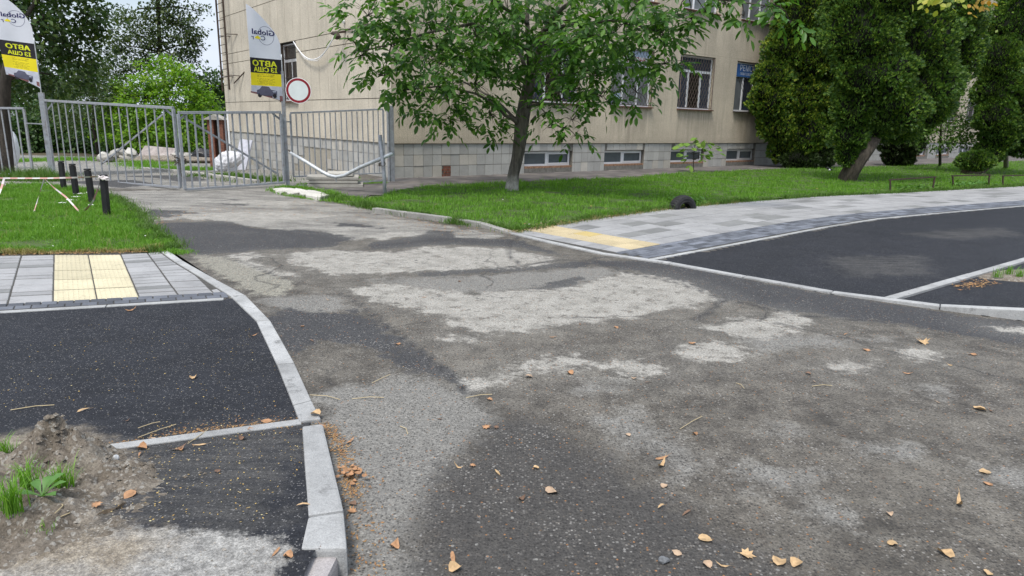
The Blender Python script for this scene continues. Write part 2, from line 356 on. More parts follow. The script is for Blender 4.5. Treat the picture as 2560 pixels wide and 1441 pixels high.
M_LAWN = simple('lawn_base', (.055, .085, .022), .95, 0, .4, 3, .3)
def dirtmat():
    t = NT('sandy_dirt'); n = t.noise(9, 7, .7); f = t.noise(90, 5, .75)
    col = t.ramp(n, (.3, (.10, .082, .060)), (.5, (.19, .16, .125)), (.7, (.30, .265, .215)))
    v = t.n.new('ShaderNodeTexVoronoi'); v.inputs['Scale'].default_value = 70; t.l.new(t.pos(), v.inputs['Vector'])
    cc = t.n.new('ShaderNodeSeparateColor'); t.l.new(v.outputs['Color'], cc.inputs[0])
    col = t.mix(t.math('MULTIPLY', t.rng(cc.outputs[0], .85, .88), .7), col, (.36, .34, .30))
    col = t.mix(1., col, t.rng(f, .3, .7, .5, 1.45), 'MULTIPLY'); t.bump(t.math('ADD', f, n), .8, .02); return t.fin(col, .95)
M_DIRT = dirtmat()
def grid(xs, ys, zf):
    X, Y = np.meshgrid(xs, ys, indexing='ij'); P = np.stack([X.ravel(), Y.ravel()], 1); nx, ny = len(xs), len(ys)
    i = (np.arange(nx-1)[:, None]*ny+np.arange(ny-1)[None]).ravel(); F = np.stack([i, i+ny, i+ny+1, i+1], 1)
    return P, np.column_stack([P, zf(P)]), F
def keep(V, F, m):
    F = F[m]; u, inv = np.unique(F.ravel(), return_inverse=True); return V[u], inv.reshape(-1, F.shape[1]), u
# terrain out to the horizon
xs = np.concatenate([np.arange(-260, -40, 20), np.arange(-40, 60, 2.), np.arange(60, 301, 20)]); ys = np.concatenate([np.arange(-60, -10, 10), np.arange(-10, 60, 2.), np.arange(60, 401, 20)])
P, V, F = grid(xs, ys, lambda P: ground(P[:, 0], P[:, 1])-.06)
tag(link('ground', np_mesh('ground', V, F, M_SOIL)), kind='structure')
# old road, one sheet with its patches
xs = np.concatenate([np.arange(-40, -12, 1.), np.arange(-12, 14, .09), np.arange(14, 60, 2.)]); ys = np.concatenate([np.arange(-20, 1, 2.), np.arange(1, 21, .09), np.arange(21, 40.5, .5)])
P, V, F = grid(xs, ys, lambda P: ground(P[:, 0], P[:, 1]))
def polys(L): return [G2(p) for p in L]
LIGHT = polys([
 [(440,536),(700,529),(840,540),(760,551),(560,553),(470,548)], [(500,505),(640,500),(820,508),(700,515)], [(900,590),(1010,580),(1060,585),(960,600)],
 [(706,635),(808,627),(925,631),(984,631),(1062,618),(1159,618),(1277,624),(1371,643),(1376,652),(1357,664),(1310,669),(1240,671),(1159,674),(1042,678),(925,684),(827,688),(780,670),(730,655)],
 [(575,640),(640,632),(655,640),(620,652),(700,680),(735,690),(690,690),(620,662)],
 [(870,725),(960,708),(1060,722),(1130,730),(1200,735),(1300,725),(1420,722),(1500,700),(1560,683),(1640,690),(1700,705),(1770,730),(1808,750),(1740,765),(1650,775),(1600,795),(1500,800),(1420,815),(1330,828),(1220,838),(1170,820),(1100,790),(1020,770),(930,750)],
 [(1110,850),(1160,833),(1200,843),(1160,858)], [(1740,820),(1850,800),(1960,782),(2030,800),(1990,830),(1890,850),(1835,838)],
 [(1670,868),(1800,855),(1885,872),(1800,905),(1725,902)], [(1310,905),(1440,885),(1475,915),(1380,930),(1330,925)],
 [(1520,915),(1600,900),(1665,930),(1600,945),(1545,940)], [(1170,945),(1230,920),(1330,925),(1240,960),(1200,978)],
 [(2240,880),(2300,873),(2370,900),(2300,905)], [(2060,915),(2170,905),(2190,925),(2100,935)], [(2480,815),(2570,822),(2570,835),(2500,828)]])
DARK = polys([
 [(540,503),(580,498),(635,508),(610,515),(560,512)], [(380,525),(450,527),(520,536),(400,545),(365,538)], [(840,556),(900,560),(960,572),(850,566)], [(700,585),(780,582),(900,594),(860,600)], [(1060,738),(1150,735),(1200,748),(1110,757)], [(760,785),(850,790),(900,830),(820,838)],
 [(140,455),(330,450),(400,462),(300,470)], [(250,425),(420,432),(520,452),(450,456),(300,440)],
 [(370,560),(560,552),(640,572),(800,578),(870,600),(830,620),(700,622),(580,632),(500,638),(440,610),(400,590)],
 [(940,605),(1000,596),(1050,588),(1080,577),(1120,578),(1150,595),(1290,600),(1420,640),(1380,636),(1290,618),(1100,612),(900,628)],
 [(1470,650),(1620,652),(1807,686),(2039,731),(2343,778),(2570,808),(2570,868),(2400,838),(2260,812),(2150,800),(2000,782),(1800,742),(1700,712),(1580,676),(1500,665)],
 [(700,770),(780,782),(850,785),(880,770),(1000,850),(1095,905),(1195,990),(1100,948),(1020,930),(960,885),(880,860),(820,850),(760,870),(735,900),(690,850),(665,800)],

 [(880,655),(960,648),(1090,650),(1130,668),(1040,665),(960,668)], [(1120,742),(1260,738),(1400,700),(1460,690),(1440,715),(1300,735),(1240,752)], [(1290,765),(1330,762),(1330,770),(1295,772)], [(1240,670),(1480,652),(1480,665),(1250,682),(1050,690),(1040,680)]])
MID = polys([
 [(780,985),(900,960),(1050,935),(1180,985),(1250,1050),(1190,1100),(1110,1170),(1070,1260),(1025,1330),(1045,1441),(1060,1650),(870,1650),(876,1300),(850,1150),(810,1040)],
 [(640,745),(840,738),(875,775),(780,785),(690,775)], [(900,700),(1200,690),(1480,668),(1560,680),(1440,715),(1200,735),(1050,722),(960,705)], [(1480,1040),(1560,1030),(1680,1100),(1760,1180),(1690,1190),(1580,1120)], [(2150,1110),(2300,1120),(2260,1150),(2160,1140)], [(1830,1170),(2050,1180),(1990,1220),(1850,1210)], [(2420,1160),(2570,1180),(2570,1230),(2450,1210)], [(800,800),(900,810),(1000,852),(960,872),(850,850)], [(1540,1020),(1600,1030),(1640,1150),(1580,1120)],
 [(2030,1275),(2120,1290),(2130,1320),(2060,1310)], [(1460,960),(1560,955),(1540,975),(1440,985)], [(2300,965),(2380,975),(2360,1000),(2310,990)], [(1920,1060),(1990,1075),(1960,1100)],
 [(1880,745),(1990,750),(2100,790),(2250,800),(2150,800),(1950,770)], [(1840,830),(2050,845),(2250,850),(2130,862),(1900,880)]])
WET = polys([[(1040,1320),(1090,1200),(1170,1130),(1230,1060),(1300,1040),(1420,1090),(1560,1180),(1700,1260),(1850,1350),(1960,1441),(2050,1600),(1045,1600),(1050,1400)]])
SAND = polys([[(480,640),(580,642),(640,665),(700,690),(740,710),(700,738),(650,742),(600,715),(540,682)]])
DRIVE = polys([[(395,562),(470,556),(455,566)], [(520,575),(640,578),(600,590)], [(230,480),(715,470),(800,505),(885,515),(1000,545),(1110,565),(1270,590),(1200,605),(1040,585),(880,600),(640,570),(500,545),(360,555),(300,520)]])
# the drive runs on behind the gate
SEAM = polys([[(1240,671),(1300,665),(1400,650),(1480,652),(1560,680),(1700,710),(1800,745),(2000,790),(2200,805)], [(1170,985),(1090,905),(1000,840),(880,745),(850,735)], [(1300,590),(1272,610),(1270,640),(1300,660)], [(1810,745),(1780,775),(1740,800)], [(690,690),(620,660),(560,645)], [(1480,652),(1490,645),(1540,642)]])
def field(Ps, polysL):
    d = np.full(len(Ps), -3.)
    near = (Ps[:, 0] > -13) & (Ps[:, 0] < 15) & (Ps[:, 1] > .5) & (Ps[:, 1] < 22)
    q = Ps[near]; v = d[near]
    for p in polysL: v = np.maximum(v, sdf(q, p))
    d[near] = v; return d
at = dict(wet=field(P, WET), light=field(P, LIGHT), dark=field(P, DARK), mid=field(P, MID), sand=field(P, SAND), drive=field(P, DRIVE))
behind = (P[:, 1] > 15.5) & (P[:, 0] < -5); at['drive'] = np.where(behind, .3, at['drive'])
sm = np.full(len(P), 5.); near = (P[:, 0] > -5) & (P[:, 0] < 8) & (P[:, 1] > 2) & (P[:, 1] < 12)
q = P[near]; v = sm[near]
for s_ in SEAM: v = np.minimum(v, lineD(q, s_))
sm[near] = v; at['seam'] = sm
ROAD = tag(link('road', np_mesh('road', V, F, M_OLD, at, smooth=True)), kind='structure')
# new asphalt, right of the kerb
KR = G2([(1275,586),(1474,634),(1620,653),(1807,687),(2039,731),(2220,755),(2343,775),(2560,803)]); KR = np.vstack([KR, KR[-1]+(KR[-1]-KR[-2])*1.0, KR[-1]+np.array([4., -3.2])])
OUT = np.vstack([[1.72, 8.36], G2([(1859,610),(2065,571),(2194,550),(2375,533),(2560,517)]), [[18, 19.5], [26, 24.2], [40, 31.5]]])
TOP = np.vstack([[-.05, 10.28], [[1.3, 11.95], [3.4, 14.1], [5.2, 15.5], [7.6, 17.2], [10.5, 18.75], [16.6, 22.35], [24.6, 27.0], [38.3, 34.3]]])
def sheet(name, poly, z, step, mat, extra=None, kind='structure', zf=None, smooth=True):
    poly = np.array(poly); lo, hi = poly.min(0), poly.max(0)
    P, V, F = grid(np.arange(lo[0]-step, hi[0]+2*step, step), np.arange(lo[1]-step, hi[1]+2*step, step), lambda P: ground(P[:, 0], P[:, 1])+z if zf is None else zf(P))
    c = V[F].mean(1)[:, :2]; V2, F2, u = keep(V, F, inpoly(c, poly))
    at = {k: field(V2[:, :2], v) for k, v in (extra or {}).items()}
    for k in ('light', 'mid', 'sand'):
        if k not in at: at[k] = np.full(len(V2), -3.)
    return tag(link(name, np_mesh(name, V2, F2, mat, at, smooth)), kind=kind)
med = G2([(2235,755),(2323,729),(2560,659)])
sheet('cycle_path', list(KR[2:9]+np.array([.03, .03]))+[[30, 2.], [48, 26], [40, 31.5]]+list(OUT[::-1]+np.array([.02, -.02])), .004, .07 if False else .12, M_NEW,
      dict(mid=polys([[(2060,645),(2300,640),(2340,690),(2120,690)], [(2240,585),(2500,570),(2560,590),(2380,600)]])))
# ------------------------------------------------------------------ kerbs
def kerb(name, L, R, zt, label=None, mats=None, zb=-.08, gap=.004, bev=.008):
    root = empty(name); tag(root, kind='structure')
    for i in range(len(L)-1):
        a, b, c, d = map(lambda q: np.array(q, float), (L[i], L[i+1], R[i+1], R[i]))
        u = (b-a)/np.linalg.norm(b-a)*gap; a = a+u; b = b-u; c = c-u; d = d+u; z0, z1 = zt[i], zt[i+1]
        j = lambda: random.uniform(-.002, .002)
        m = MB(); m.hexa((*a, zb), (*b, zb), (*c, zb), (*d, zb), (*a, z0+j()), (*b, z1+j()), (*c, z1+j()), (*d, z0+j()))
        # keep faces outward
        bm_o = m.build('kerb_stone', (mats[i] if mats else M_KERB), root, bevel=bev, seg=2)
        bm = bmesh.new(); bm.from_mesh(bm_o.data); bmesh.ops.recalc_face_normals(bm, faces=bm.faces[:]); bm.to_mesh(bm_o.data); bm.free()
    return root
Lk = G2([(395,627),(438,658),(507,700),(577,745),(641,807),(693,918),(734,1021),(750,1064)]); Rk = G2([(412,624),(457,656),(535,700),(614,743),(676,807),(736,914),(779,1010),(803,1058)])
kerb('left_kerb', Lk, Rk, [.02]*6+[.022, .025])
Lr = np.array([G(755,1066,.035)[:2], G(767,1187,.09)[:2], G(770,1290,.12)[:2], G(751,1372,.12)[:2]]); Rr = np.array([G(807,1060,.035)[:2], G(840,1169,.09)[:2], G(860,1277,.12)[:2], G(868,1372,.12)[:2]])
Lr2 = [Lr[0], Lr[2], Lr[3]]; Rr2 = [Rr[0], Rr[2], Rr[3]]
kerb('raised_kerb', Lr2, Rr2, [.04, .12, .12], bev=.014)
a = G(722,1402,.07)[:2]; b = G(846,1393,.07)[:2]; d_ = (Lr[3]-Lr[2]); d_ /= np.linalg.norm(d_); d_ = np.array([-.05, -1.])
kerb('granite_kerb', [a+[-.015, 0], a+d_*.9+[-.14, 0]], [b+[.005, 0], b+d_*.9], [.085, .085], mats=[M_GRAN], bev=.022)
def offs(pl, w):
    pl = np.array(pl); o = []
    for i in range(len(pl)):
        t = pl[min(i+1, len(pl)-1)]-pl[max(i-1, 0)]; t = t/np.linalg.norm(t); o.append(pl[i]+w*np.array([-t[1], t[0]]))
    return np.array(o)
def resample(pl, step):
    pl = np.array(pl, float); d = np.r_[0, np.cumsum(np.linalg.norm(np.diff(pl, axis=0), axis=1))]; n = max(1, int(round(d[-1]/step))); s = np.linspace(0, d[-1], n+1)
    return np.stack([np.interp(s, d, pl[:, 0]), np.interp(s, d, pl[:, 1])], 1)
kr = resample(KR, 1.0); kz = np.where(kr[:, 0] < 3.95, .02, .02+np.clip((kr[:, 0]-3.95)*.14, 0, .11))
kerb('right_kerb', kr, offs(kr, .10), list(kz))
kl2 = resample(G2([(1275,586),(1235,575),(1195,568),(1125,558),(1065,549),(1000,542),(930,532)]), .9)
kerb('old_kerb', kl2, offs(kl2, -.13), [.025, .07]+[.085]*(len(kl2)-2), mats=[concrete('old_kerb_concrete', (.24, .232, .212), .3, 1, .9, .5, .7)]*9)
# narrow edging strips
def edging(name, pl, w, z, step=1.0, mat=None):
    pl = resample(pl, step); zz = [z]*len(pl) if np.isscalar(z) else list(np.interp(np.linspace(0, 1, len(pl)), np.linspace(0, 1, len(z)), z)); return kerb(name, pl, offs(pl, w), zz, mats=[mat or M_KERB]*len(pl), zb=-.05, bev=.005)
edging('median_edging', np.vstack([med, med[-1]+(med[-1]-med[-2])*2]), .10, .03)
edging('path_edging', OUT[:8]+0, .07, .014)
edging('left_path_edging', np.vstack([[-7.2, 4.62], G2([(0,787),(560,753)])]), .07, .014)
# left-hand path and its old tail by the mound
def zl(P): return .004+.108*np.clip((3.55-P[:, 1])/1.15, 0, 1)**1.0*np.clip((3.55-P[:, 1])/1.15*1.2, 0, 1)*1.0
zl = lambda P: .006+.104*np.clip((3.5-P[:, 1])/1.05, 0, 1)
lk_all = list(Lk[3:]+np.array([.05, 0]))+[Lr[0]+[.05, 0], Lr[1]+[.05, 0], Lr[2]+[.05, 0], Lr[3]+[.03, 0], [-.72, 1.9], [-.65, .3]]
LP = [[-9, 3.95], [-7.2, 4.66]]+list(G2([(0,784),(560,750)]))+lk_all+[[-9, .3]]
EDL = np.array([G(250,1128,.03)[:2], G(446,1082,.03)[:2], G(600,1060,.02)[:2], G(750,1046,.02)[:2]])
sheet('left_path', LP, 0, .05, M_NEW, dict(mid=[np.array([EDL[0], EDL[1], EDL[3], [-1.0, 3.1], [-.9, 2.0], [-1.4, 2.3], [-2.6, 2.6]])],
      light=[np.array([G(300,1322,.11)[:2], G(690,1343,.11)[:2], G(722,1372,.11)[:2], G(700,1441,.11)[:2], [-.8, .5], [-3, .5], G(-100,1441,.11)[:2], G(100,1400,.11)[:2]])],
      sand=[np.array([G(-300,1120,.05)[:2], G(200,1060,.05)[:2], G(330,1150,.08)[:2], G(270,1230,.1)[:2], G(200,1310,.11)[:2], G(420,1345,.11)[:2], G(300,1441,.11)[:2], G(-400,1441,.11)[:2]])]), zf=zl)
edr = resample(EDL, .8); k = kerb('cross_edging', edr, offs(edr, -.07), [float(zl(np.array([p]))[0])+.012 for p in edr], zb=-.05, bev=.006)
# ------------------------------------------------------------------ pavements
def surf(A, B, s, t):             # s along (0..1 of arc), t across
    def at_(pl, s):
        d = np.r_[0, np.cumsum(np.linalg.norm(np.diff(pl, axis=0), axis=1))]; d /= d[-1]; return np.array([np.interp(s, d, pl[:, 0]), np.interp(s, d, pl[:, 1])])
    return at_(A, s)*(1-t)+at_(B, s)*t
def arc(pl): return float(np.linalg.norm(np.diff(pl, axis=0), axis=1).sum())
def tile_mesh(q, z, bev=.004, th=.05, mat=M_PAVE, bumps=None, name='paving_tile'):
    m = MB(); q = [np.array(p) for p in q]; c = sum(q)/4
    lo = [(p[0], p[1], z-th) for p in q]; hi0 = [(p[0], p[1], z-bev) for p in q]; hi = [(*(p+(c-p)/np.linalg.norm(c-p)*bev*1.4), z) for p in q]
    V = lo+hi0+hi; F = []
    for a_ in (0, 4):
        for i in range(4): F.append((a_+i, a_+(i+1) % 4, a_+4+(i+1) % 4, a_+4+i))
    F.append((8, 9, 10, 11)); m.add(V, F)
    if bumps:                      # raised truncated domes in rows
        nx, ny = bumps
        for i in range(nx):
            for j in range(ny):
                u, v = (i+.5)/nx, (j+.5)/ny; p = (q[0]*(1-u)+q[1]*u)*(1-v)+(q[3]*(1-u)+q[2]*u)*v
                e1 = (q[1]-q[0])/nx*.30; e2 = (q[3]-q[0])/ny*.34
                b0 = [(*(p-e1-e2), z), (*(p+e1-e2), z), (*(p+e1+e2), z), (*(p-e1+e2), z)]; t0 = [(*(p-e1*.55-e2*.6), z+.005), (*(p+e1*.55-e2*.6), z+.005), (*(p+e1*.55+e2*.6), z+.005), (*(p-e1*.55+e2*.6), z+.005)]
                m.add(b0+t0, [(0, 1, 5, 4), (1, 2, 6, 5), (2, 3, 7, 6), (3, 0, 4, 7), (4, 5, 6, 7)])
    return m
def fixn(o):
    bm = bmesh.new(); bm.from_mesh(o.data); bmesh.ops.recalc_face_normals(bm, faces=bm.faces[:]); bm.to_mesh(o.data); bm.free(); return o
def shrink(q, g):
    c = sum(q)/4; return [p+(c-p)/np.linalg.norm(c-p)*g for p in q]
def batch(cells, name, parent, limit, far_name):
    """cells: (quad, z, mat, bumps, bev); nearest `limit` become parts, the rest one joined part"""
    cells.sort(key=lambda c: np.linalg.norm(sum(c[0])/4)); rest = {}
    for i, (q, z, mat, bm_, nm) in enumerate(cells):
        if i < limit: fixn(tile_mesh(q, z, bumps=bm_).build(nm, mat, parent))
        else: rest.setdefault(mat.name, (mat, MB()))[1].add(*(lambda m: (m.v, m.f))(tile_mesh(q, z)))
    for k_, (mat, m) in rest.items(): o = fixn(m.build(far_name, mat, parent)); o['kind'] = 'stuff'
# left pavement (tiles in skewed columns)
SWL = empty('left_pavement'); tag(SWL, kind='structure')
TL = G2([(54,642),(136,640),(221,640),(302,639),(369,635)]); BL = G2([(19,764),(133,758),(243,752),(348,746),(446,740)])
dc = TL[1]-TL[0]; dB = BL[1]-BL[0]
tops = [TL[0]+dc*i*1.0 for i in range(-14, 0)]+list(TL); bots = [BL[0]+dB*i for i in range(-14, 0)]+list(BL)
tops.append(TL[4]+(TL[4]-TL[3])*.9); bots.append(G2([(536,736)])[0]); tops.append(tops[-1]+np.array([.05, .0])); bots.append(G2([(572,733)])[0])
m = MB(); poly = [tops[0], tops[-1]+[-.02, 0]]+list(Lk[:4]+[.02, 0])+[bots[-1]+[.06, .0], bots[0]]; m.prism(poly, -.05, .006); m.build('joint_bed', M_JOINT, SWL)
cells = []; random.seed(5); kerb_poly = list(Lk[:4]); nC = len(tops)
def clipx(p):                      # keep tiles left of the kerb's back edge
    y = p[1]; xk = np.interp(-y, -np.array([k_[1] for k_ in Lk[:5]]), [k_[0] for k_ in Lk[:5]])-.012
    return np.array([min(p[0], xk), p[1]])
for i in range(nC-1):
    tact = i in (15, 16); n = 0.
    while n < .999:
        st = .2 if tact else random.choice((.062, .062, .125)); e = min(1., n+st); e = 1. if 1-e < .03 else e
        n0_, e0_ = n+.0035, e-.0035; q = [tops[i]*(1-n0_)+bots[i]*n0_, tops[i]*(1-e0_)+bots[i]*e0_, tops[i+1]*(1-e0_)+bots[i+1]*e0_, tops[i+1]*(1-n0_)+bots[i+1]*n0_]; n = e
        q = [clipx(p) for p in q]
        if np.linalg.norm(q[3]-q[0]) < .05: continue
        q = shrink(q, .009)
        if np.linalg.norm(q[2]-q[1]) < .03: continue
        mt = M_TACT if tact else (M_PAVE if random.random() < .9 else M_PAVE2)
        cells.append((q, .012+random.uniform(-.0015, .0015), mt, (6, 8) if tact else None, 'tactile_tile' if tact else 'paving_tile'))
batch(cells, 'paving_tile', SWL, 290, 'paving_tiles')
mb = MB(); b0 = np.array(bots[0]); b1 = G2([(566,733)])[0]; e0 = b0+np.array([.13, -.19])*1.0; e1 = G2([(572,746)])[0]; NB = 52
for r in range(2):
    for k_ in range(-1, NB):
        s0 = (k_+.5*r)/NB; s1 = s0+1./NB; t0, t1 = r*.5, r*.5+.5; s0 = max(s0, 0); s1 = min(s1, 1)
        if s1-s0 < .003: continue
        q = [(b0*(1-s)+b1*s)*(1-t)+(e0*(1-s)+e1*s)*t for s, t in ((s0, t0), (s1, t0), (s1, t1), (s0, t1))]; q = shrink(q, .006); tm = tile_mesh(q, .012+random.uniform(-.002, .002), th=.04); mb.add(tm.v, tm.f)
o = fixn(mb.build('border_pavers', M_BAND, SWL)); o['kind'] = 'stuff'
m = MB(); m.prism([b0+[0, .01], b1+[0, .01], e1, e0], -.05, .004); m.build('border_bed', M_JOINT, SWL)
# right pavement
SWR = empty('right_pavement'); tag(SWR, kind='structure')
m = MB(); m.prism(list(OUT+[-.02, .05])+list(TOP[::-1]), -.05, .006); m.build('joint_bed', M_JOINT, SWR)
La = arc(OUT); cells = []; random.seed(9)
rows = [.235, .34, .46, .56, .68, .78, .89, 1.0]; o_in = .045
s_t0, s_t1 = .42/La, 1.12/La
def cell(s0, s1, t0, t1, z, mat, bumps=None, nm='paving_tile', g=.005):
    q = [surf(OUT, TOP, s, t) for s, t in ((s0+.004/La, t0+.0012), (s1-.004/La, t0+.0012), (s1-.004/La, t1-.0012), (s0+.004/La, t1-.0012))]
    q = shrink(q, g); cells.append((q, z, mat, bumps, nm))
for r in range(len(rows)-1):
    t0, t1 = rows[r], rows[r+1]; s = .10/La
    cell(s, s_t0, t0, t1, .012, M_PAVE); s = s_t1
    s += random.uniform(0, .3)/La; cell(s_t1, s, t0, t1, .012, M_PAVE)
    while s < .80:
        d_ = random.choice((.45, .6, .6, .9))/La; z_ = .012+random.uniform(-.002, .002)
        cell(s, s+d_, t0, t1, z_, M_PAVE2 if random.random() < .13 else M_PAVE); s += d_
rt = np.linspace(.235, 1.0, 7)
for r in range(6):
    for c_ in range(2):
        a0 = s_t0+(s_t1-s_t0)*c_/2; a1 = a0+(s_t1-s_t0)/2; cell(a0, a1, rt[r], rt[r+1], .012+random.uniform(-.001, .001), M_TACT2 if (c_ == 1 and r in (3,)) else M_TACTR, (7, 7), 'tactile_tile')
batch(cells, 'paving_tile', SWR, 295, 'paving_tiles')
mb = MB(); s = .08/La; row = 0
for r in range(5):
    t0, t1 = o_in+(.232-o_in)*r/5, o_in+(.232-o_in)*(r+1)/5; s = .06/La+(.1/La if r % 2 else 0)
    while s < .8:
        q = [surf(OUT, TOP, a_, b_) for a_, b_ in ((s, t0), (s+.2/La, t0), (s+.2/La, t1), (s, t1))]; q = shrink(q, .006); tm = tile_mesh(q, .012+random.uniform(-.002, .002), th=.04); mb.add(tm.v, tm.f); s += .2/La
o = fixn(mb.build('border_pavers', M_BAND, SWR)); o['kind'] = 'stuff'
# apron by the facade and its continuation round the corner
def apron_z(P): return ground(P[:, 0], P[:, 1])+.02
A0 = [Wp(-.3, 0, -.05)[:2], Wp(60, 0, -.05)[:2], Wp(60, 0, 5.2)[:2]]+list(G2([(2560,404),(2438,408),(2205,418),(2089,420),(1933,425),(1700,435),(1566,447),(1419,453),(1100,466),(1010,478),(960,488),(880,508),(820,490),(740,470)]))
sheet('apron', A0, .02, .35, M_APRON)
# ------------------------------------------------------------------ building
def rendermat(name, c, streak=1., rougher=1., under=False):
    t = NT(name); P = t.pos(); n = t.noise(.7, 5, .6); f = t.noise(48, 4, .75); ff = t.noise(14, 5, .7)
    col = t.mix(1., c, t.rng(n, .3, .7, .86, 1.12), 'MULTIPLY')
    col = t.mix(1., col, t.rng(f, .35, .65, .70, 1.28), 'MULTIPLY')
    st = t.noise(2.6, 6, .7, t.map(P, (1, 1, .10))); col = t.mix(t.rng(st, .52, .70, 0, .55*streak), col, tuple(q*.52 for q in c))
    st2 = t.noise(6.0, 4, .7, t.map(P, (1, 1, .07), (0, 0, 0), (3, 3, 1))); col = t.mix(t.rng(st2, .60, .72, 0, .40*streak), col, tuple(min(1, q*1.5) for q in c))
    if under:
        def dot(v, off):
            n_ = t.n.new('ShaderNodeVectorMath'); n_.operation = 'DOT_PRODUCT'; t.l.new(P, n_.inputs[0]); n_.inputs[1].default_value = v; return t.math('ADD', n_.outputs['Value'], off)
        sx = dot(tuple(DR), -float(C0@DR)-4.98); z = dot((0, 0, 1), 0.); f_ = t.math('FRACT', t.math('DIVIDE', sx, 3.79))
        inw = t.math('MULTIPLY', t.rng(f_, .60, .57), t.rng(f_, .0, .03)); sn = t.noise(5.5, 5, .7, t.map(P, (1, 1, .09), (0, 0, 0), (7, 2, 0)))
        for z0, z1 in ((1.1, 2.28), (4.45, 5.95)):
            mz_ = t.math('MULTIPLY', t.math('MULTIPLY', t.rng(z, z0, z1, .25, 1), t.rng(z, z1, z1+.02, 1, 0)), t.rng(z, z0-.05, z0, 0, 1)); mk_ = t.math('MULTIPLY', t.math('MULTIPLY', mz_, inw), t.rng(sn, .42, .62, .05, .6)); col = t.mix(mk_, col, tuple(q*.50 for q in c))
        sn2 = t.noise(9, 3, .7, t.map(P, (1, 1, .05), (0, 0, 0), (1, 5, 0))); mk_ = t.math('MULTIPLY', t.math('MULTIPLY', inw, t.rng(z, 1.0, 2.28, 0, 1)), t.math('MULTIPLY', t.rng(z, 2.29, 2.3, 1, 0), t.rng(sn2, .60, .66, 0, .7))); col = t.mix(mk_, col, tuple(min(1, q*1.35) for q in c))
        fj = t.math('FRACT', t.math('DIVIDE', t.math('ADD', sx, .76), 3.79)); col = t.mix(t.math('MULTIPLY', t.rng(fj, .004, .0, 0, .5), 1.), col, tuple(q*.45 for q in c)); col = t.mix(t.rng(t.math('ABSOLUTE', t.math('SUBTRACT', z, 4.46)), .0, .012, .45, 0), col, tuple(q*.5 for q in c))
        col = t.mix(t.rng(z, 1.0, 1.25, .35, 0), col, tuple(q*.6 for q in c))
    pit = t.rng(t.voro(26), .02, .10, 1, 0); pit = t.math('MULTIPLY', pit, t.rng(ff, .5, .56)); col = t.mix(t.math('MULTIPLY', pit, .8), col, (.08, .07, .055))
    t.bump(t.math('ADD', f, t.math('MULTIPLY', ff, .5)), .5*rougher, .02); return t.fin(col, .92, Specular_IOR_Level=.15)
M_WALL = rendermat('pebbledash', (.53, .457, .35), .8, 1.6, True); M_PANEL = rendermat('wall_panel', (.53, .477, .385), .8, .8)
M_TILE = concrete('plinth_tile_grey', (.38, .37, .34), .14, .4, .7, .2, .35); M_TILE2 = concrete('plinth_tile_buff', (.44, .41, .355), .14, .5, .7, .2, .35)
M_PLAST = rendermat('bare_mortar', (.36, .33, .27), .6, 1.5); M_MORT = simple('dark_mortar', (.17, .16, .14), .95, 0, .3, 9); M_GROOVE = simple('groove_dark', (.06, .05, .04), .95)
M_PVC = simple('white_pvc', (.78, .79, .80), .35, 0, .06, 3); M_RUST = simple('rusty_iron', (.060, .042, .032), .85, .2, .4, 12, .3)
M_WOODB = simple('orange_foam_brick', (.27, .16, .10), .9, 0, .5, 18, .5); M_SILL = simple('brown_sill', (.12, .055, .035), .6, 0, .4, 9)
def glassmat(name, c, rough=.08, spec=.6):
    t = NT(name); n = t.noise(1.3, 4); col = t.mix(1., c, t.rng(n, .3, .7, .7, 1.35), 'MULTIPLY'); return t.fin(col, rough, Specular_IOR_Level=spec)
M_GL = glassmat('window_glass_grey', (.035, .045, .065), .2, .3); M_GLD = glassmat('window_glass_dark', (.018, .014, .012)); M_GLB = glassmat('basement_glass', (.095, .11, .12), .25, .4); M_GLC = glassmat('curtained_glass', (.16, .17, .175), .15)
def brickmat():
    t = NT('red_brick'); b = t.n.new('ShaderNodeTexBrick'); t.l.new(t.map(t.pos(), (1, 1, 1), (math.radians(90), 0, 0)), b.inputs['Vector']); b.inputs['Scale'].default_value = 5
    b.inputs['Color1'].default_value = (.26, .09, .05, 1); b.inputs['Color2'].default_value = (.17, .06, .04, 1); b.inputs['Mortar'].default_value = (.10, .085, .07, 1); b.inputs['Mortar Size'].default_value = .03
    col = t.mix(1., b.outputs[0], t.rng(t.noise(14, 5), .3, .7, .6, 1.4), 'MULTIPLY'); t.bump(t.noise(30, 4), .5, .02); return t.fin(col, .9)
M_BRICK = brickmat()
BL = empty('office_building', tuple(C0)); tag(BL, 'beige pebble-dashed office block with tiled grey plinth behind the lawn', 'building')
ZT = 10.5
N_W = [4.98+3.79*i for i in range(14)]
holesR = [(s, s+2.25, 2.30, 4.38) for s in N_W]+[(s-.02, s+2.2, 5.98, 8.0) for s in N_W]
holesL = [(6.72, 8.22, 2.20, 4.25), (6.72, 8.22, 6.0, 8.0)]
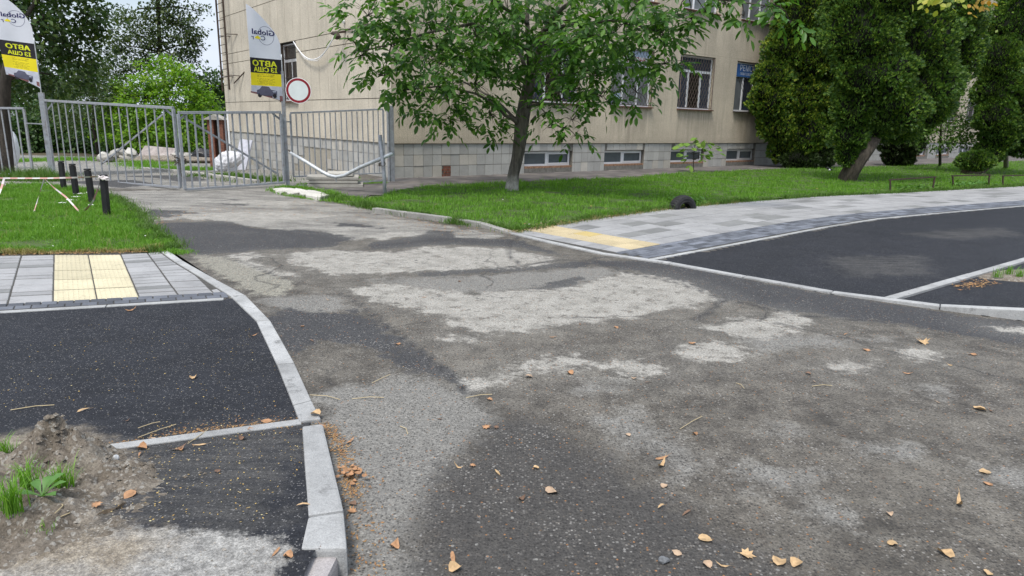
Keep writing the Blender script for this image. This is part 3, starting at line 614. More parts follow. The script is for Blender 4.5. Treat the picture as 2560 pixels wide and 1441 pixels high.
def wall(fn, s0, s1, z0, z1, holes, mat, out, depth=.22, name='wall', flip=False):
    S = sorted({s0, s1} | {h[0] for h in holes} | {h[1] for h in holes}); Z = sorted({z0, z1} | {h[2] for h in holes} | {h[3] for h in holes}); m = MB()
    for i in range(len(S)-1):
        for j in range(len(Z)-1):
            cs, cz = (S[i]+S[i+1])/2, (Z[j]+Z[j+1])/2
            if any(h[0] < cs < h[1] and h[2] < cz < h[3] for h in holes): continue
            m.add([fn(S[i], Z[j], out), fn(S[i+1], Z[j], out), fn(S[i+1], Z[j+1], out), fn(S[i], Z[j+1], out)], [(0, 1, 2, 3)])
    for a, b, c, d in holes:
        for (p, q) in (((a, c), (b, c)), ((b, c), (b, d)), ((b, d), (a, d)), ((a, d), (a, c))):
            m.add([fn(*p, out), fn(*q, out), fn(*q, out-depth), fn(*p, out-depth)], [(0, 1, 2, 3)])
    return m.build(name, mat, BL, root=BL)
wall(Wp, -.04, 58, 1.0, ZT, holesR, M_WALL, .04)
m = MB(); m.box(Wp(0, 1.0, .04), DR*58, (0, 0, -.012), -np.array([DR[1], -DR[0], 0])*.3); m.box(Lp(0, 1.0, .04), DL*15.2, (0, 0, -.012), DR*.3); m.build('wall_lip', M_GROOVE, BL, root=BL)
# core volume behind the skins
m = MB(); m.box(Wp(.3, -1, -.4), DR*57, DL*14.6, UP*(ZT+1)); m.build('core', M_GROOVE, BL, root=BL)
m = MB(); m.box(Lp(15.2, -1.2, .0)+DR*.0, -DL*.2, DR*20, UP*(ZT+1.2)); m.build('rear_wall', M_WALL, BL, root=BL)
# gable wall: backing sheet and cast panels with open joints
m = MB(); 
wall(Lp, .0, 15.2, 1.0, ZT, holesL, M_GROOVE, .012)
zs = [1.0, 2.25, 3.87, 4.26, 5.78, 7.4, 9.0, ZT]; ss = list(np.arange(0, 15.2, .69))+[15.2]
for i in range(len(ss)-1):
    for j in range(len(zs)-1):
        a, b, c, d = ss[i]+.0065, ss[i+1]-.0065, zs[j]+(.011 if j else 0), zs[j+1]-.011
        rects = [(a, b, c, d)]
        for h in holesL:
            nr = []
            for (a_, b_, c_, d_) in rects:
                if b_ <= h[0] or a_ >= h[1] or d_ <= h[2] or c_ >= h[3]: nr.append((a_, b_, c_, d_)); continue
                if a_ < h[0]: nr.append((a_, h[0], c_, d_))
                if b_ > h[1]: nr.append((h[1], b_, c_, d_))
                lo_, hi_ = max(a_, h[0]), min(b_, h[1])
                if c_ < h[2]: nr.append((lo_, hi_, c_, h[2]))
                if d_ > h[3]: nr.append((lo_, hi_, h[3], d_))
            rects = nr
        mm = MB()
        for (a_, b_, c_, d_) in rects:
            if b_-a_ < .02 or d_-c_ < .02: continue
            mm.box(Lp(a_, c_, .0125), DL*(b_-a_), UP*(d_-c_), -DR*.0265)
        if mm.v: mm.build('wall_panel', M_PANEL, BL, root=BL)
# plinth: mortar backing, then tiles one by one
bh = [(N_W[i]-.12, N_W[i]+2.08, .20, .74) for i in range(14)]
wall(Wp, 0, 58, -.3, 1.0, bh, M_MORT, -.012, .30, 'plinth')
m = MB(); m.box(Lp(0, -1.2, -.012), DL*15.2, UP*2.2, DR*.3); m.build('plinth', M_PLAST, BL, root=BL)
random.seed(3); cellsT = []
gone = {(5, 2)}
for r, (z0, z1) in enumerate(((.0, .34), (.345, .665), (.67, .985))):
    s = 0. if r != 1 else -.0
    k_ = 0
    while s < 57.6:
        w = .325; a, b = s+.006, s+w-.006
        cut = [h for h in bh if a < h[1]+.02 and b > h[0]-.02 and z0 < h[3] and z1 > h[2]]
        zz = [(z0, z1)]
        if cut:
            zz = []
            if z1 > .74+.04 and z0 < .74: zz.append((.745, z1))
            if z0 < .17 and z1 > .2: zz.append((z0, .19)) if False else None
            if b > cut[0][1]+.05 and a < cut[0][1]: a = cut[0][1]+.003; zz = [(z0, z1)]
            elif a < cut[0][0]-.05 and b > cut[0][0]: b = cut[0][0]-.003; zz = [(z0, z1)]
        for q in zz:
            if q and not (k_ == 5 and r == 0) and not (k_ == 7 and r == 1 and False): cellsT.append(('R', a, b, q[0]+.004, q[1]-.006))
        s += w; k_ += 1
for r in range(6):
    z1 = .985-r*.33; z0 = z1-.325; s = 0.; k_ = 0
    while s < 15.0:
        gz = float(ground(*Lp(s+.15, 0)[:2])); miss = (r == 1 and 4.2 < s < 6.2) or (r == 2 and 4.3 < s < 7.0) or (r == 3 and 2.2 < s < 7.4) or (r == 3 and random.random() < .25)
        if z1 > gz+.05 and not miss: cellsT.append(('L', s+.005, s+.320, max(z0, gz-.1)+.004, z1-.003))
        s += .325; k_ += 1
def tilebox(mm, c):
    fn, n_ = (Wp, DR) if c[0] == 'R' else (Lp, DL); o_ = random.uniform(.012, .026)
    mm.box(fn(c[1], c[3], -.010), n_*(c[2]-c[1]), UP*(c[4]-c[3]), (fn(0, 0, o_)-fn(0, 0, 0))); return mm
cellsT.sort(key=lambda c: np.linalg.norm((Wp if c[0] == 'R' else Lp)(c[1], c[3]))); rest = MB()
for i, c in enumerate(cellsT):
    if i < 300: tilebox(MB(), c).build('tile', M_TILE if random.random() < .86 else M_TILE2, BL, root=BL)
    else: tilebox(rest, c)
rest.build('tiles', M_TILE, BL, root=BL)['kind'] = 'stuff'
m = MB()
for a in range(3):
    for b in range(4): m.box(Wp(1.64+a*.105+(.05 if b % 2 else 0), .01+b*.082, -.01), DR*.095, UP*.07, (Wp(0, 0, .012)-Wp(0, 0, 0)))
m.build('exposed_bricks', M_BRICK, BL, root=BL)['kind'] = 'stuff'
# windows
def text_data(txt, size, bold=0., ext=.0):
    c = bpy.data.curves.new('lettering', 'FONT'); c.body = txt; c.size = size; c.offset = bold; c.extrude = ext; c.align_x = 'CENTER'; c.align_y = 'CENTER'; c.resolution_u = 3
    o = bpy.data.objects.new('lettering', c); COL.objects.link(o); bpy.context.view_layer.update()
    me = bpy.data.meshes.new_from_object(o.evaluated_get(bpy.context.evaluated_depsgraph_get())); bpy.data.objects.remove(o); bpy.data.curves.remove(c)
    V = np.array([tuple(v.co) for v in me.vertices]); F = [tuple(p.vertices) for p in me.polygons]; bpy.data.meshes.remove(me); return V, F
M_RED = simple('red_paint', (.38, .02, .03), .5, 0, .05); M_BLUE = simple('blue_board', (.035, .12, .33), .5, 0, .1); M_WHITE = simple('white_print', (.78, .78, .78), .5, 0, .05); M_LBLUE = simple('paleblue_print', (.45, .55, .68), .5, 0, .1)
def window(fn, d, s0, s1, z0, z1, style, dep=-.14):
    outv = (fn(0, 0, 1)-fn(0, 0, 0)); w = s1-s0; m = MB(); fw = .065
    def fb(a, b, c, e, t=.06, o=0.): m.box(fn(a, c, dep+o), d*(b-a), UP*(e-c), outv*t)
    fb(s0, s1, z0, z0+fw); fb(s0, s1, z1-fw, z1); fb(s0, s0+fw, z0+fw, z1-fw); fb(s1-fw, s1, z0+fw, z1-fw)
    panes = []
    if style == 'base':
        c = (s0+s1)/2; fb(c-.05, c+.05, z0+fw, z1-fw)
        for a, b in ((s0+fw, c-.05), (c+.05, s1-fw)): panes.append((a, b, z0+fw, z1-fw, M_GLB))
        a, b = c+.05, s1-fw
        for q in ((a, b, z0+fw, z0+fw+.03), (a, b, z1-fw-.03, z1-fw), (a, a+.03, z0+fw+.03, z1-fw-.03), (b-.03, b, z0+fw+.03, z1-fw-.03)): fb(*q, t=.02, o=.061)
    else:
        zt = z1-.62; fb(s0+fw, s1-fw, zt, zt+.09); x1, x2 = s0+w*.32, s0+w*.68
        if style == 'gable': x1 = x2 = s0+w*.5
        fb(x1-.04, x1+.04, z0+fw, zt)
        if x2 != x1: fb(x2-.04, x2+.04, z0+fw, zt)
        cols = {'grille': (M_GL, M_GLD, M_GL, M_GL), 'sign': (M_GLC, M_GL, M_GLC, M_GLC), 'poster': (M_GLC, M_GLC, M_GLC, M_GL), 'gable': (M_GLD, M_GLD, M_GLD, M_GLD), 'upper': (M_GLC, M_GLC, M_GLC, M_GLC), 'bars': (M_GLC, M_GL, M_GLC, M_GL)}[style]
        panes += [(s0+fw, x1-.04, z0+fw, zt, cols[0])]+([(x1+.04, x2-.04, z0+fw, zt, cols[1])] if x2 != x1 else [])+[(x2+.04, s1-fw, z0+fw, zt, cols[2]), (s0+fw, s1-fw, zt+.09, z1-fw, cols[3])]
    fr = m.build('window', M_PVC, BL, root=BL)
    for a, b, c, e, mt in panes: MB().box(fn(a, c, dep+.02), d*(b-a), UP*(e-c), outv*.01).build('pane', mt, fr, root=BL)
    if style != 'base': MB().box(fn(s0-.04, z0-.045, -.10), d*(w+.1), UP*.04, outv*.24).build('sill', M_SILL if style != 'sign' else M_GROOVE, fr, root=BL)
    else:
        MB().box(fn(s0, z0-.07, -.2), d*w, UP*.067, outv*.19).build('sill', M_WOODB, fr, root=BL)
    og = .045+.012
    if style in ('grille', 'poster'):
        g = MB(); a, b, c, e = s0+.05, s1-.03, z0+.05, z1-.06
        for q in ((a, b, c), (a, b, e)): g.bar(fn(q[0], q[2], og), fn(q[1], q[2], og), .025)
        for q in (a, b): g.bar(fn(q, c+.013, og), fn(q, e-.013, og), .025)
        st, hh = .17, .30
        nx = int((b-a)/st)+1; nz = int((e-c)/hh)+1
        for i in range(nx):           # wavy woven rods of a diamond lattice
            for j in range(nz*2):
                x0 = a+i*st; zz0 = c+j*hh/2; x1_ = x0+st/2; zz1 = min(zz0+hh/2, e)
                if x1_ > b or zz0 >= e: continue
                f_ = (zz1-zz0)/(hh/2)
                if j % 2 == 0: g.bar(fn(x0, zz0, og-.005), fn(x0+(x1_-x0)*f_, zz1, og-.005), .008); (x0+st <= b) and g.bar(fn(x0+st, zz0, og+.008), fn(x0+st-(st/2)*f_, zz1, og+.008), .008)
                else: g.bar(fn(x1_, zz0, og-.005), fn(x1_+(st/2)*f_, zz1, og-.005), .008) if x0+st <= b else None; g.bar(fn(x1_, zz0, og+.008), fn(x1_-(st/2)*f_, zz1, og+.008), .008)
        g.build('grille', M_RUST if style == 'poster' else M_GRIL, fr, root=BL)
    if style in ('gable', 'bars'):
        g = MB(); x = s0+.06
        while x < s1: g.bar(fn(x, z0+.03, og), fn(x, z1-.04, og), .014); x += .115
        for z in (z0+.08, z0+.8, z1-.5, z1-.1): g.bar(fn(s0, z, og+.014), fn(s1, z, og+.014), .02)
        g.build('grille', M_RUST, fr, root=BL)
    if style == 'sign':
        g = MB()
        for k_ in range(14):
            x = s0+.05+k_*.16
            if x+.9 < s1+.9:
                x2_ = min(x+1.2, s1); g.bar(fn(x, z1-.6 if k_ else z1-.6, og), fn(x2_, z1-.6-(x2_-x)*1.25, og), .012)
        g.bar(fn(s0+w*.5, z0, og+.012), fn(s0+w*.5, z1-.03, og+.012), .02); g.bar(fn(s0, z1-.03, og), fn(s1, z1-.03, og), .02)
        g.build('grille', M_RUST, fr, root=BL)
        MB().box(fn(s0+.02, z1-.60, -.06), d*(w-.04), UP*.52, outv*.015).build('sign_board', M_BLUE, fr, root=BL)
        for txt, sz, zz, xx in (('РЕМОНТ', .34, z1-.25, .47), ('ПОБУТОВОЇ ТЕХНІКИ', .135, z1-.48, .5)):
            V, F = text_data(txt, sz, .0); V2 = np.array([fn(s0+w*xx+v[0], zz+v[1], -.042) for v in V]); MB().add(V2, F).build('lettering', M_WHITE, fr, root=BL)
    if style == 'poster':
        MB().box(fn(s0+.06, z1-.55, -.07), d*(w-.12), UP*.47, outv*.012).build('sign_board', M_WHITE, fr, root=BL)
        MB().box(fn(s0+.06, z1-.27, -.056), d*(w-.12), UP*.19, outv*.004).build('sign_band', M_LBLUE, fr, root=BL)
        V, F = text_data('АНГЛІЙСЬКА', .30, .0); V2 = np.array([fn(s0+w*.5+v[0], z1-.40+v[1]*.9, -.050) for v in V]); MB().add(V2, F).build('lettering', M_RED, fr, root=BL)
        MB().box(fn(s0+.08, z0+.08, -.07), d*.5, UP*.36, outv*.012).build('notice', M_LBLUE, fr, root=BL)
M_GRIL = simple('worn_white_iron', (.15, .115, .095), .7, .1, .6, 30)
stl = ['grille', 'poster', 'grille', 'sign']+['bars']*10
for i, s in enumerate(N_W):
    window(Wp, DR, s+.03, s+2.22, 2.33, 4.36, stl[i]); window(Wp, DR, s+.01, s+2.17, 6.02, 7.96, 'upper'); window(Wp, DR, N_W[i]-.10, N_W[i]+2.06, .24, .72, 'base', -.20)
window(Lp, DL, 6.74, 8.2, 2.24, 4.22, 'gable'); window(Lp, DL, 6.74, 8.2, 6.04, 7.96, 'upper')
# wall ladder on the gable
t = empty('wall_ladder', tuple(Lp(14.1, 2.8, .1))); tag(t, 'rusty iron ladder bolted high on the gable end of the beige building', 'ladder')
for s in (14.55, 13.6): MB().bar(Lp(s, 2.7 if s > 14 else 2.75, .30), Lp(s, ZT, .30), .07, .03).build('rail', M_RUST, t, root=t)
z = 2.95
while z < ZT: MB().bar(Lp(14.53, z, .30), Lp(13.62, z, .30), .022).build('rung', M_RUST, t, root=t); z += .33
for z in (3.35, 5.0): 
    for s in (14.55, 13.6): MB().bar(Lp(s, z, .28), Lp(s-.75, z-.05, .03), .03).build('bracket', M_RUST, t, root=t)
MB().bar(Lp(13.1, 3.0, .25), Lp(12.3, 3.45, .03), .035).build('bracket', M_RUST, t, root=t)
# wall lamp, insulator and cable
t = empty('wall_lamp', tuple(Lp(2.9, 4.2, .05))); tag(t, 'small dark outdoor lamp with white insulator on the gable wall', 'lamp')
MB().bar(Lp(2.75, 4.22, .02), Lp(2.95, 4.18, .35), .05).build('arm', M_RUST, t, root=t); MB().tube([Lp(3.1, 4.16, .35), Lp(2.98, 4.17, .36), Lp(2.75, 4.14, .34), Lp(2.68, 4.02, .33)], [.02, .05, .08, .10], 10).build('lamp_head', M_GROOVE, t, root=t)
MB().tube([Lp(2.78, 4.45, .08), Lp(2.78, 4.52, .08), Lp(2.78, 4.56, .08), Lp(2.78, 4.64, .08)], [.02, .05, .035, .03], 10).build('insulator', M_WHITE, t, root=t)
m = MB(); pts = [Lp(6.7-3.6*u, 4.22-(1-(2*u-1)**2)*.68-.03*u, .12+.1*u) for u in np.linspace(0, 1, 15)]; m.tube(pts, .018, 6); m.tube([p+np.array([0, 0, .02*math.sin(i*1.3)-.05*math.sin(i/14*3.14)]) for i, p in enumerate(pts)], .010, 5)
tag(m.build('wall_cable', M_WHITE, smooth=True), 'white cable sagging between the gable window and the wall lamp', 'cable')
m = MB(); m.tube([Lp(2.75-2.2*u, 4.30-.02*math.sin(u*9), .05) for u in np.linspace(0, 1, 10)], .012, 5); m.tube([Lp(2.75-2.2*u, 4.24-.06*math.sin(u*3.1), .06) for u in np.linspace(0, 1, 10)], .009, 5)
tag(m.build('wall_cable', M_GROOVE), 'dark cable running from the wall lamp to the corner of the building', 'cable')
m = MB(); m.tube([Wp(.02, .2, .03)+(-DR*.06), Wp(.02, .9, .03)-DR*.06], .02, 6); m.tube([Lp(14.9, -.9, .06), Lp(14.9, 1.9, .06)], .05, 8)
tag(m.build('drain_pipe', M_PVC), 'pale vertical pipe at the far left end of the gable wall', 'pipe')
# ------------------------------------------------------------------ gate and fence
M_STEEL = simple('grey_painted_steel', (.30, .315, .335), .5, .25, .16, 14, .08, dirt=((.16, .10, .065), .35)); M_STEEL2 = simple('grey_painted_post', (.29, .305, .325), .5, .25, .2, 9, .1, dirt=((.15, .09, .06), .5))
M_GALV = simple('pale_galvanised', (.48, .50, .51), .45, .3, .2, 12, .05); M_CHAIN = simple('old_chain', (.10, .085, .07), .6, .6, .3, 40)
def panel(name, label, cat, A, B, z0a, z1a, z0b, z1b, nbar, parts_brace=None, barw=.04, fw=.06, lean=0.):
    """A, B ground points; frame from z0 to z1 at each end"""
    A, B = np.array([*A[:2], 0.]), np.array([*B[:2], 0.]); t = empty(name, (A[0], A[1], z0a)); tag(t, label, cat)
    d = (B-A)/np.linalg.norm(B-A)
    p = lambda u, v: A+(B-A)*u+UP*((z0a*(1-u)+z0b*u)*(1-v)+(z1a*(1-u)+z1b*u)*v)
    sid = np.cross(d, UP); L_ = np.linalg.norm(B-A)
    def bar(nm, a, b, w, h, off=0.): MB().bar(a+sid*off, b+sid*off, w, h, side=(UP if abs((b-a)[2]) < np.linalg.norm((b-a)[:2]) else d)).build(nm, M_STEEL, t, root=t, bevel=.004)
    bar('top_rail', p(0, 1), p(1, 1), fw, fw); bar('bottom_rail', p(0, 0), p(1, 0), fw*.8, fw*.8)
    e = fw/2/L_; bar('stile', p(0, 0)+d*fw*.0, p(0, 1)-UP*fw/2, fw, fw); bar('stile', p(1, 0), p(1, 1)-UP*fw/2, fw, fw)
    for k_ in range(nbar):
        u = (k_+1)/(nbar+1)+random.uniform(-.0015, .0015); v1 = 1-.03/ (z1a-z0a); bar('bar', p(u, .0)+UP*.02, p(u+random.uniform(-.002, .002), 1)-UP*.03, barw, barw*.55, random.uniform(-.004, .004))
    if parts_brace:
        for (u0, v0, u1, v1) in parts_brace: bar('brace', p(u0, v0), p(u1, v1), .045, .02, -.04)
    return t, p, sid
gL = G(138, 447); gM = G(452, 477); gM2 = G(463, 480); gR = G(712, 467)
za = float(ground(*gL[:2]))
random.seed(2)
panel('gate_leaf', 'wide left leaf of the grey barred steel gate, sagging towards the chain', 'gate', gL, gM, .02+za, 1.96, .07, 1.80, 15, [(.42, .22, .93, .93), (.0, .88, .07, .985), (.93, .985, 1, .88)], barw=.038)
panel('gate_leaf', 'right leaf of the grey steel gate hinged on the post with the road sign', 'gate', gM2, gR, .05, 1.70, .10, 1.77, 13, [(.06, .93, .95, .12), (.0, .90, .08, .985), (.92, .985, 1, .90)], barw=.038)
fA = G(-120, 447); fB = G(84, 445)
panel('steel_fence', 'grey steel fence panel left of the gate beside the dark tree trunk', 'fence', fA, fB, za+.02, 1.72, za+.02, 1.74, 10, barw=.04)
A_ = G(733, 462); B_ = G(966, 458)
panel('steel_fence', 'grey steel fence panel between the sign post and the building corner', 'fence', G(735, 462), np.array([-3.52, 18.6, 0]), .20, 1.76, .25, 1.92, 16, barw=.03, fw=.045)
def post(label, base, z1, w, cap=False, rz=0., extra=None):
    gz = float(ground(base[0], base[1])); t = empty('gate_post', (base[0], base[1], gz)); tag(t, label, 'post')
    MB().bar((base[0], base[1], gz-.1), (base[0], base[1], z1), w, w*.8, side=(math.cos(rz), math.sin(rz), 0)).build('shaft', M_STEEL2, t, root=t, bevel=.006)
    return t
pL = G(132, 447); pR = G(720, 466); pF = np.array([-3.34, 18.75, 0]); pE = G(973, 456)
t1 = post('thick grey square gate post carrying the left feather flag', pL, 2.16, .13, rz=.3); t2 = post('slim grey gate post carrying the round road sign and a feather flag', pR, 2.72, .085, rz=.5)
t3 = post('short flat grey post at the building corner', pF, 2.02, .12, rz=.6)
t4 = empty('fence_post', tuple(pE)); tag(t4, 'tall thin grey pipe post at the end of the short fence panel', 'post'); MB().tube([pE-UP*.1, pE+UP*2.3], .035, 8).build('shaft', M_STEEL2, t4, root=t4)
for t_, p_, q_, z_ in ((t1, pL, gL, 1.35), (t1, pL, fB, 1.33), (t2, pR, gR, 1.3), (t2, pR, G(735, 462), 1.55), (t3, pF, pE, 1.5), (t2, pR, gR, .3)):
    q_ = np.array([q_[0], q_[1], 0]); p2 = np.array([p_[0], p_[1], 0]); MB().bar(p2+UP*z_, q_+UP*z_, .03, .02).build('hinge', M_STEEL2, t_, root=t_)
# chain round the two meeting stiles
m = MB(); c = (gM+gM2)/2
for k_ in range(26):
    a = k_*.72; q = np.array([c[0]+.11*math.cos(a), c[1]+.09*math.sin(a), .62+.02*(k_ % 7)+.04*math.sin(k_*2.1)]); ax = np.array([-math.sin(a), math.cos(a), .4*(-1)**k_]); ax /= np.linalg.norm(ax)
    u = np.cross(ax, UP); u /= np.linalg.norm(u); P_ = [q+ax*.034*math.cos(b)+u*.018*math.sin(b) for b in np.linspace(0, 2*math.pi, 9)]; m.tube(P_, .007, 5)
for k_ in range(8): q = np.array([c[0]+.05, c[1]-.1, .60-.035*k_]); u = np.array([1., 0, 0]) if k_ % 2 else np.array([0, 1., 0]); m.tube([q+UP*.026*math.cos(b)+u*.014*math.sin(b) for b in np.linspace(0, 2*math.pi, 9)], .006, 5)
tag(m.build('chain', M_CHAIN), 'rusty chain wound round the meeting stiles of the gate', 'chain')
# no-entry disc
t = empty('road_sign', tuple(pR+UP*2.0)); tag(t, 'round white road sign with dark red rim on the gate post', 'road sign')
fc = np.array([.16, -1., .0]); fc /= np.linalg.norm(fc); rx = np.cross(fc, UP); rx /= np.linalg.norm(rx); sc = D(746, 227, pR[1]-.09)
def disc(r0, r1, off, z=0):
    m = MB(); n = 48
    V = [];
    for r in (r0, r1):
        for k_ in range(n): a = 2*math.pi*k_/n; V.append(sc+fc*off+(rx*math.cos(a)+UP*math.sin(a))*r)
    F = [(k_, (k_+1) % n, n+(k_+1) % n, n+k_) for k_ in range(n)]
    if r0 < .001: V = V[n:]; F = [tuple(range(n))]
    m.add(V, F); return m
RS = .297
mm = MB(); n = 48
for k_ in (0, 1):
    for i in range(n): a = 2*math.pi*i/n; mm.v.append(tuple(sc-fc*.012*k_+(rx*math.cos(a)+UP*math.sin(a))*RS))
mm.f += [tuple(range(n)), tuple(range(n, 2*n))[::-1]]+[(i, n+i, n+(i+1) % n, (i+1) % n) for i in range(n)]; mm.mi = [0]*len(mm.f)
mm.build('plate', M_WHITE, t, root=t); disc(.228, .283, .003).build('red_rim', simple('sign_red', (.22, .012, .02), .45), t, root=t); disc(0, .228, .0035).build('face', simple('sign_face', (.62, .67, .66), .4, 0, .05), t, root=t)
MB().bar(sc-fc*.03-rx*.28-UP*.0, sc-fc*.03+rx*.1, .04, .02).build('clamp', M_STEEL2, t, root=t)
# ------------------------------------------------------------------ feather flags
M_FW = simple('flag_white', (.70, .71, .76), .8, 0, .05, 3); M_FB = simple('flag_black', (.022, .02, .024), .8); M_FY = simple('flag_yellow', (.80, .66, .02), .8, 0, .06, 3); M_FYL = simple('flag_lemon', (.70, .72, .03), .8); M_NAVY = simple('flag_navy', (.025, .022, .10), .8)
M_FSKY = simple('print_sky', (.50, .51, .57), .8); M_CARB = simple('print_grey', (.09, .09, .13), .8); M_EARTH = simple('print_earth', (.20, .09, .09), .8, 0, .5, 25); M_CARL = simple('print_light', (.36, .38, .46), .8)
def translucent(m_, k=.3):
    nt = m_.node_tree; b = [n for n in nt.nodes if n.type == 'BSDF_PRINCIPLED'][0]; o = [n for n in nt.nodes if n.type == 'OUTPUT_MATERIAL'][0]; tr = nt.nodes.new('ShaderNodeBsdfTranslucent'); tr.inputs[0].default_value = (.8, .8, .8, 1)
    ms = nt.nodes.new('ShaderNodeMixShader'); ms.inputs[0].default_value = k; nt.links.new(b.outputs[0], ms.inputs[1]); nt.links.new(tr.outputs[0], ms.inputs[2]); nt.links.new(ms.outputs[0], o.inputs[0])
translucent(M_FW)
def flag(label, base, yaw, skew, amp, hgt=2.42, w=.84, bend=0.):
    """pole runs up the right edge and curves over to the tip; u = distance from the pole, v = height"""
    t = empty('feather_flag', tuple(base)); tag(t, label, 'flag')
    dirn = np.array([-math.cos(yaw), -math.sin(yaw), 0]); nrm = np.array([math.sin(yaw), -math.cos(yaw), 0])
    if nrm[1] > 0: nrm = -nrm
    def edge(v):               # u of the pole at height fraction v
        return 0. if v < .60 else w*.97*((v-.60)/.40)**1.75
    def low(u): return .02+.105*(u/w)**.8*0+.10*(u/w)**.6
    def pos(u, z, off=0.):
        v = z/hgt; rip = amp*(math.sin(u*7+v*4)*.5+math.sin(u*13-v*7)*.25)*(u/w)**.8
        return base+dirn*(u-skew*(u/w)*(1-v)*.25)+UP*(z+bend*(u/w)*(1-v))+nrm*(rip+off)
    bands = [(0., .168, M_FSKY), (.168, .302, M_FY), (.302, .46, M_FB), (.46, 1.0, M_FW)]
    for v0, v1, mt in bands:
        nu, nv = 14, max(3, int((v1-v0)*40)); V = []; F = []
        for j in range(nv+1):
            v = v0+(v1-v0)*j/nv; a = edge(v); b = w*(1-.0*v)
            if v > .995: b = a+.001
            for i in range(nu+1):
                u = a+(w-a)*i/nu; z = v*hgt
                if v0 == 0.: z = hgt*(v+(1-v/.168)*(.085*min(1, (u/w)*1.2)**.8))
                V.append(pos(u, z))
        for j in range(nv):
            for i in range(nu): q = j*(nu+1)+i; F.append((q, q+1, q+nu+2, q+nu+1))
        me = np_mesh('cloth', local(t, np.array(V)), np.array(F), mt, smooth=True); link('cloth', me, t)
    def put(V, F, mt, uc, zc, off, nm='lettering', mirror=True):
        # text as printed through: mirrored as seen from the street. V x runs reader-right on the far side
        P_ = [pos(uc+(v[0] if mirror else -v[0]), zc+v[1], off) for v in V]; MB().add(P_, F).build(nm, mt, t, root=t)
    def sub(V, F, cut=.05): return V, F
    def fit(txt, wd, ht, u, z, mat, b=0.):
        V, F = text_data(txt, 1., 0.); lo, hi = V.min(0), V.max(0); V2 = [((v[0]-(lo[0]+hi[0])/2)/(hi[0]-lo[0])*wd, (v[1]-(lo[1]+hi[1])/2)/(hi[1]-lo[1])*ht) for v in V]
        P_ = []; FF = []
        for q_, dx_ in enumerate((0.,) if b == 0 else (-b*ht, 0., b*ht)): FF += [tuple(i+len(P_) for i in f) for f in F]; P_ += [pos(u+v[0]+dx_, z+v[1]+(dx_*.5), .004+.0008*q_) for v in V2]
        MB().add(P_, FF).build('lettering', mat, t, root=t)
    fit('АВТО', .60, .125, .43, .405*hgt, M_FYL, .07); fit('ІЗ США', .58, .105, .42, .340*hgt, M_FYL, .06)
    fit('Global', .56, .115, .42, .732*hgt, M_NAVY, .05); fit('C', .11, .10, .43, .672*hgt, M_NAVY, .015); fit('r', .06, .07, .70, .665*hgt, M_NAVY, .015)
    for (txt, wd, zf) in (('@global_car_lviv', .44, .288), ('+380737750 13 00', .42, .270), ('вул.Героїв УПА, 73', .42, .243), ('вул. Січових, 30', .32, .229), ('вул. Ш. Височана, 4', .44, .214), ('Перехід вулиць', .30, .200), ('Зателефонуй зараз!', .40, .186)): fit(txt, wd, .022, .42, zf*hgt, M_FB)
    n = 40; r = .205; cu, cz = .36, .700*hgt; V = [((rr)*math.cos(a), (rr)*math.sin(a)) for rr in (r, r-.007) for a in np.linspace(0, 2*math.pi, n, endpoint=False)]
    put(V, [(i, (i+1) % n, n+(i+1) % n, n+i) for i in range(n)], M_NAVY, cu, cz, .003, 'ring')
    V = [(-.07, -.02), (-.06, .01), (-.035, .015), (-.015, .038), (.03, .038), (.05, .012), (.075, .006), (.078, -.02), (.05, -.022), (.03, -.03), (-.03, -.03), (-.05, -.022)]; put(V, [tuple(range(12))], M_FY, .565, .672*hgt, .004, 'small_car_print')
    # pickup print on its patch of ground
    V = [(-.415, -.155), (-.1, -.085), (.2, -.02), (.40, .02), (.40, .05), (.2, .03), (-.1, -.01), (-.415, -.03)]
    put([(x, y) for x, y in V], [(0, 1, 6, 7), (1, 2, 5, 6), (2, 3, 4, 5)], M_EARTH, .42, .080*hgt, .003, 'ground_print')
    V = [(-.24, -.06), (-.25, .03), (-.10, .05), (-.05, .115), (.12, .125), (.19, .05), (.25, .03), (.26, -.06), (.17, -.09), (-.16, -.09)]; put(V, [tuple(range(10))], M_CARB, .41, .105*hgt, .005, 'pickup_print')
    put([(-.03, .055), (0, .10), (.10, .105), (.14, .055)], [(0, 1, 2, 3)], M_CARL, .41, .105*hgt, .007, 'windscreen_print'); put([(-.23, .0), (-.05, -.02), (-.05, .015), (-.22, .03)], [(0, 1, 2, 3)], M_CARL, .41, .105*hgt, .007, 'grille_print')
    for x in (-.18, .19): put([(x+.05*math.cos(a), -.085+.05*math.sin(a)) for a in np.linspace(0, 6.28, 10, endpoint=False)], [tuple(range(10))], M_FB, .41, .105*hgt, .008, 'wheel_print')
    P_ = [base-UP*.35]+[pos(edge(v)-.008, v*hgt) for v in np.linspace(0, 1, 24)]; MB().tube(P_, [.014]+[.013]*14+list(np.linspace(.012, .004, 10)), 6).build('pole', M_GALV, t, root=t, smooth=True)
    return t
flag('feather flag with mirrored yellow lettering on the post with the round sign', np.array([*D(709, 256, pR[1]-.02)]), .85, 0., .035, hgt=2.10, w=.80)
flag('feather flag on the far left gate post, its top cut off', np.array([*D(101, 222, pL[1]-.02)]), .25, .5, .05, hgt=2.50, w=.88, bend=.14)
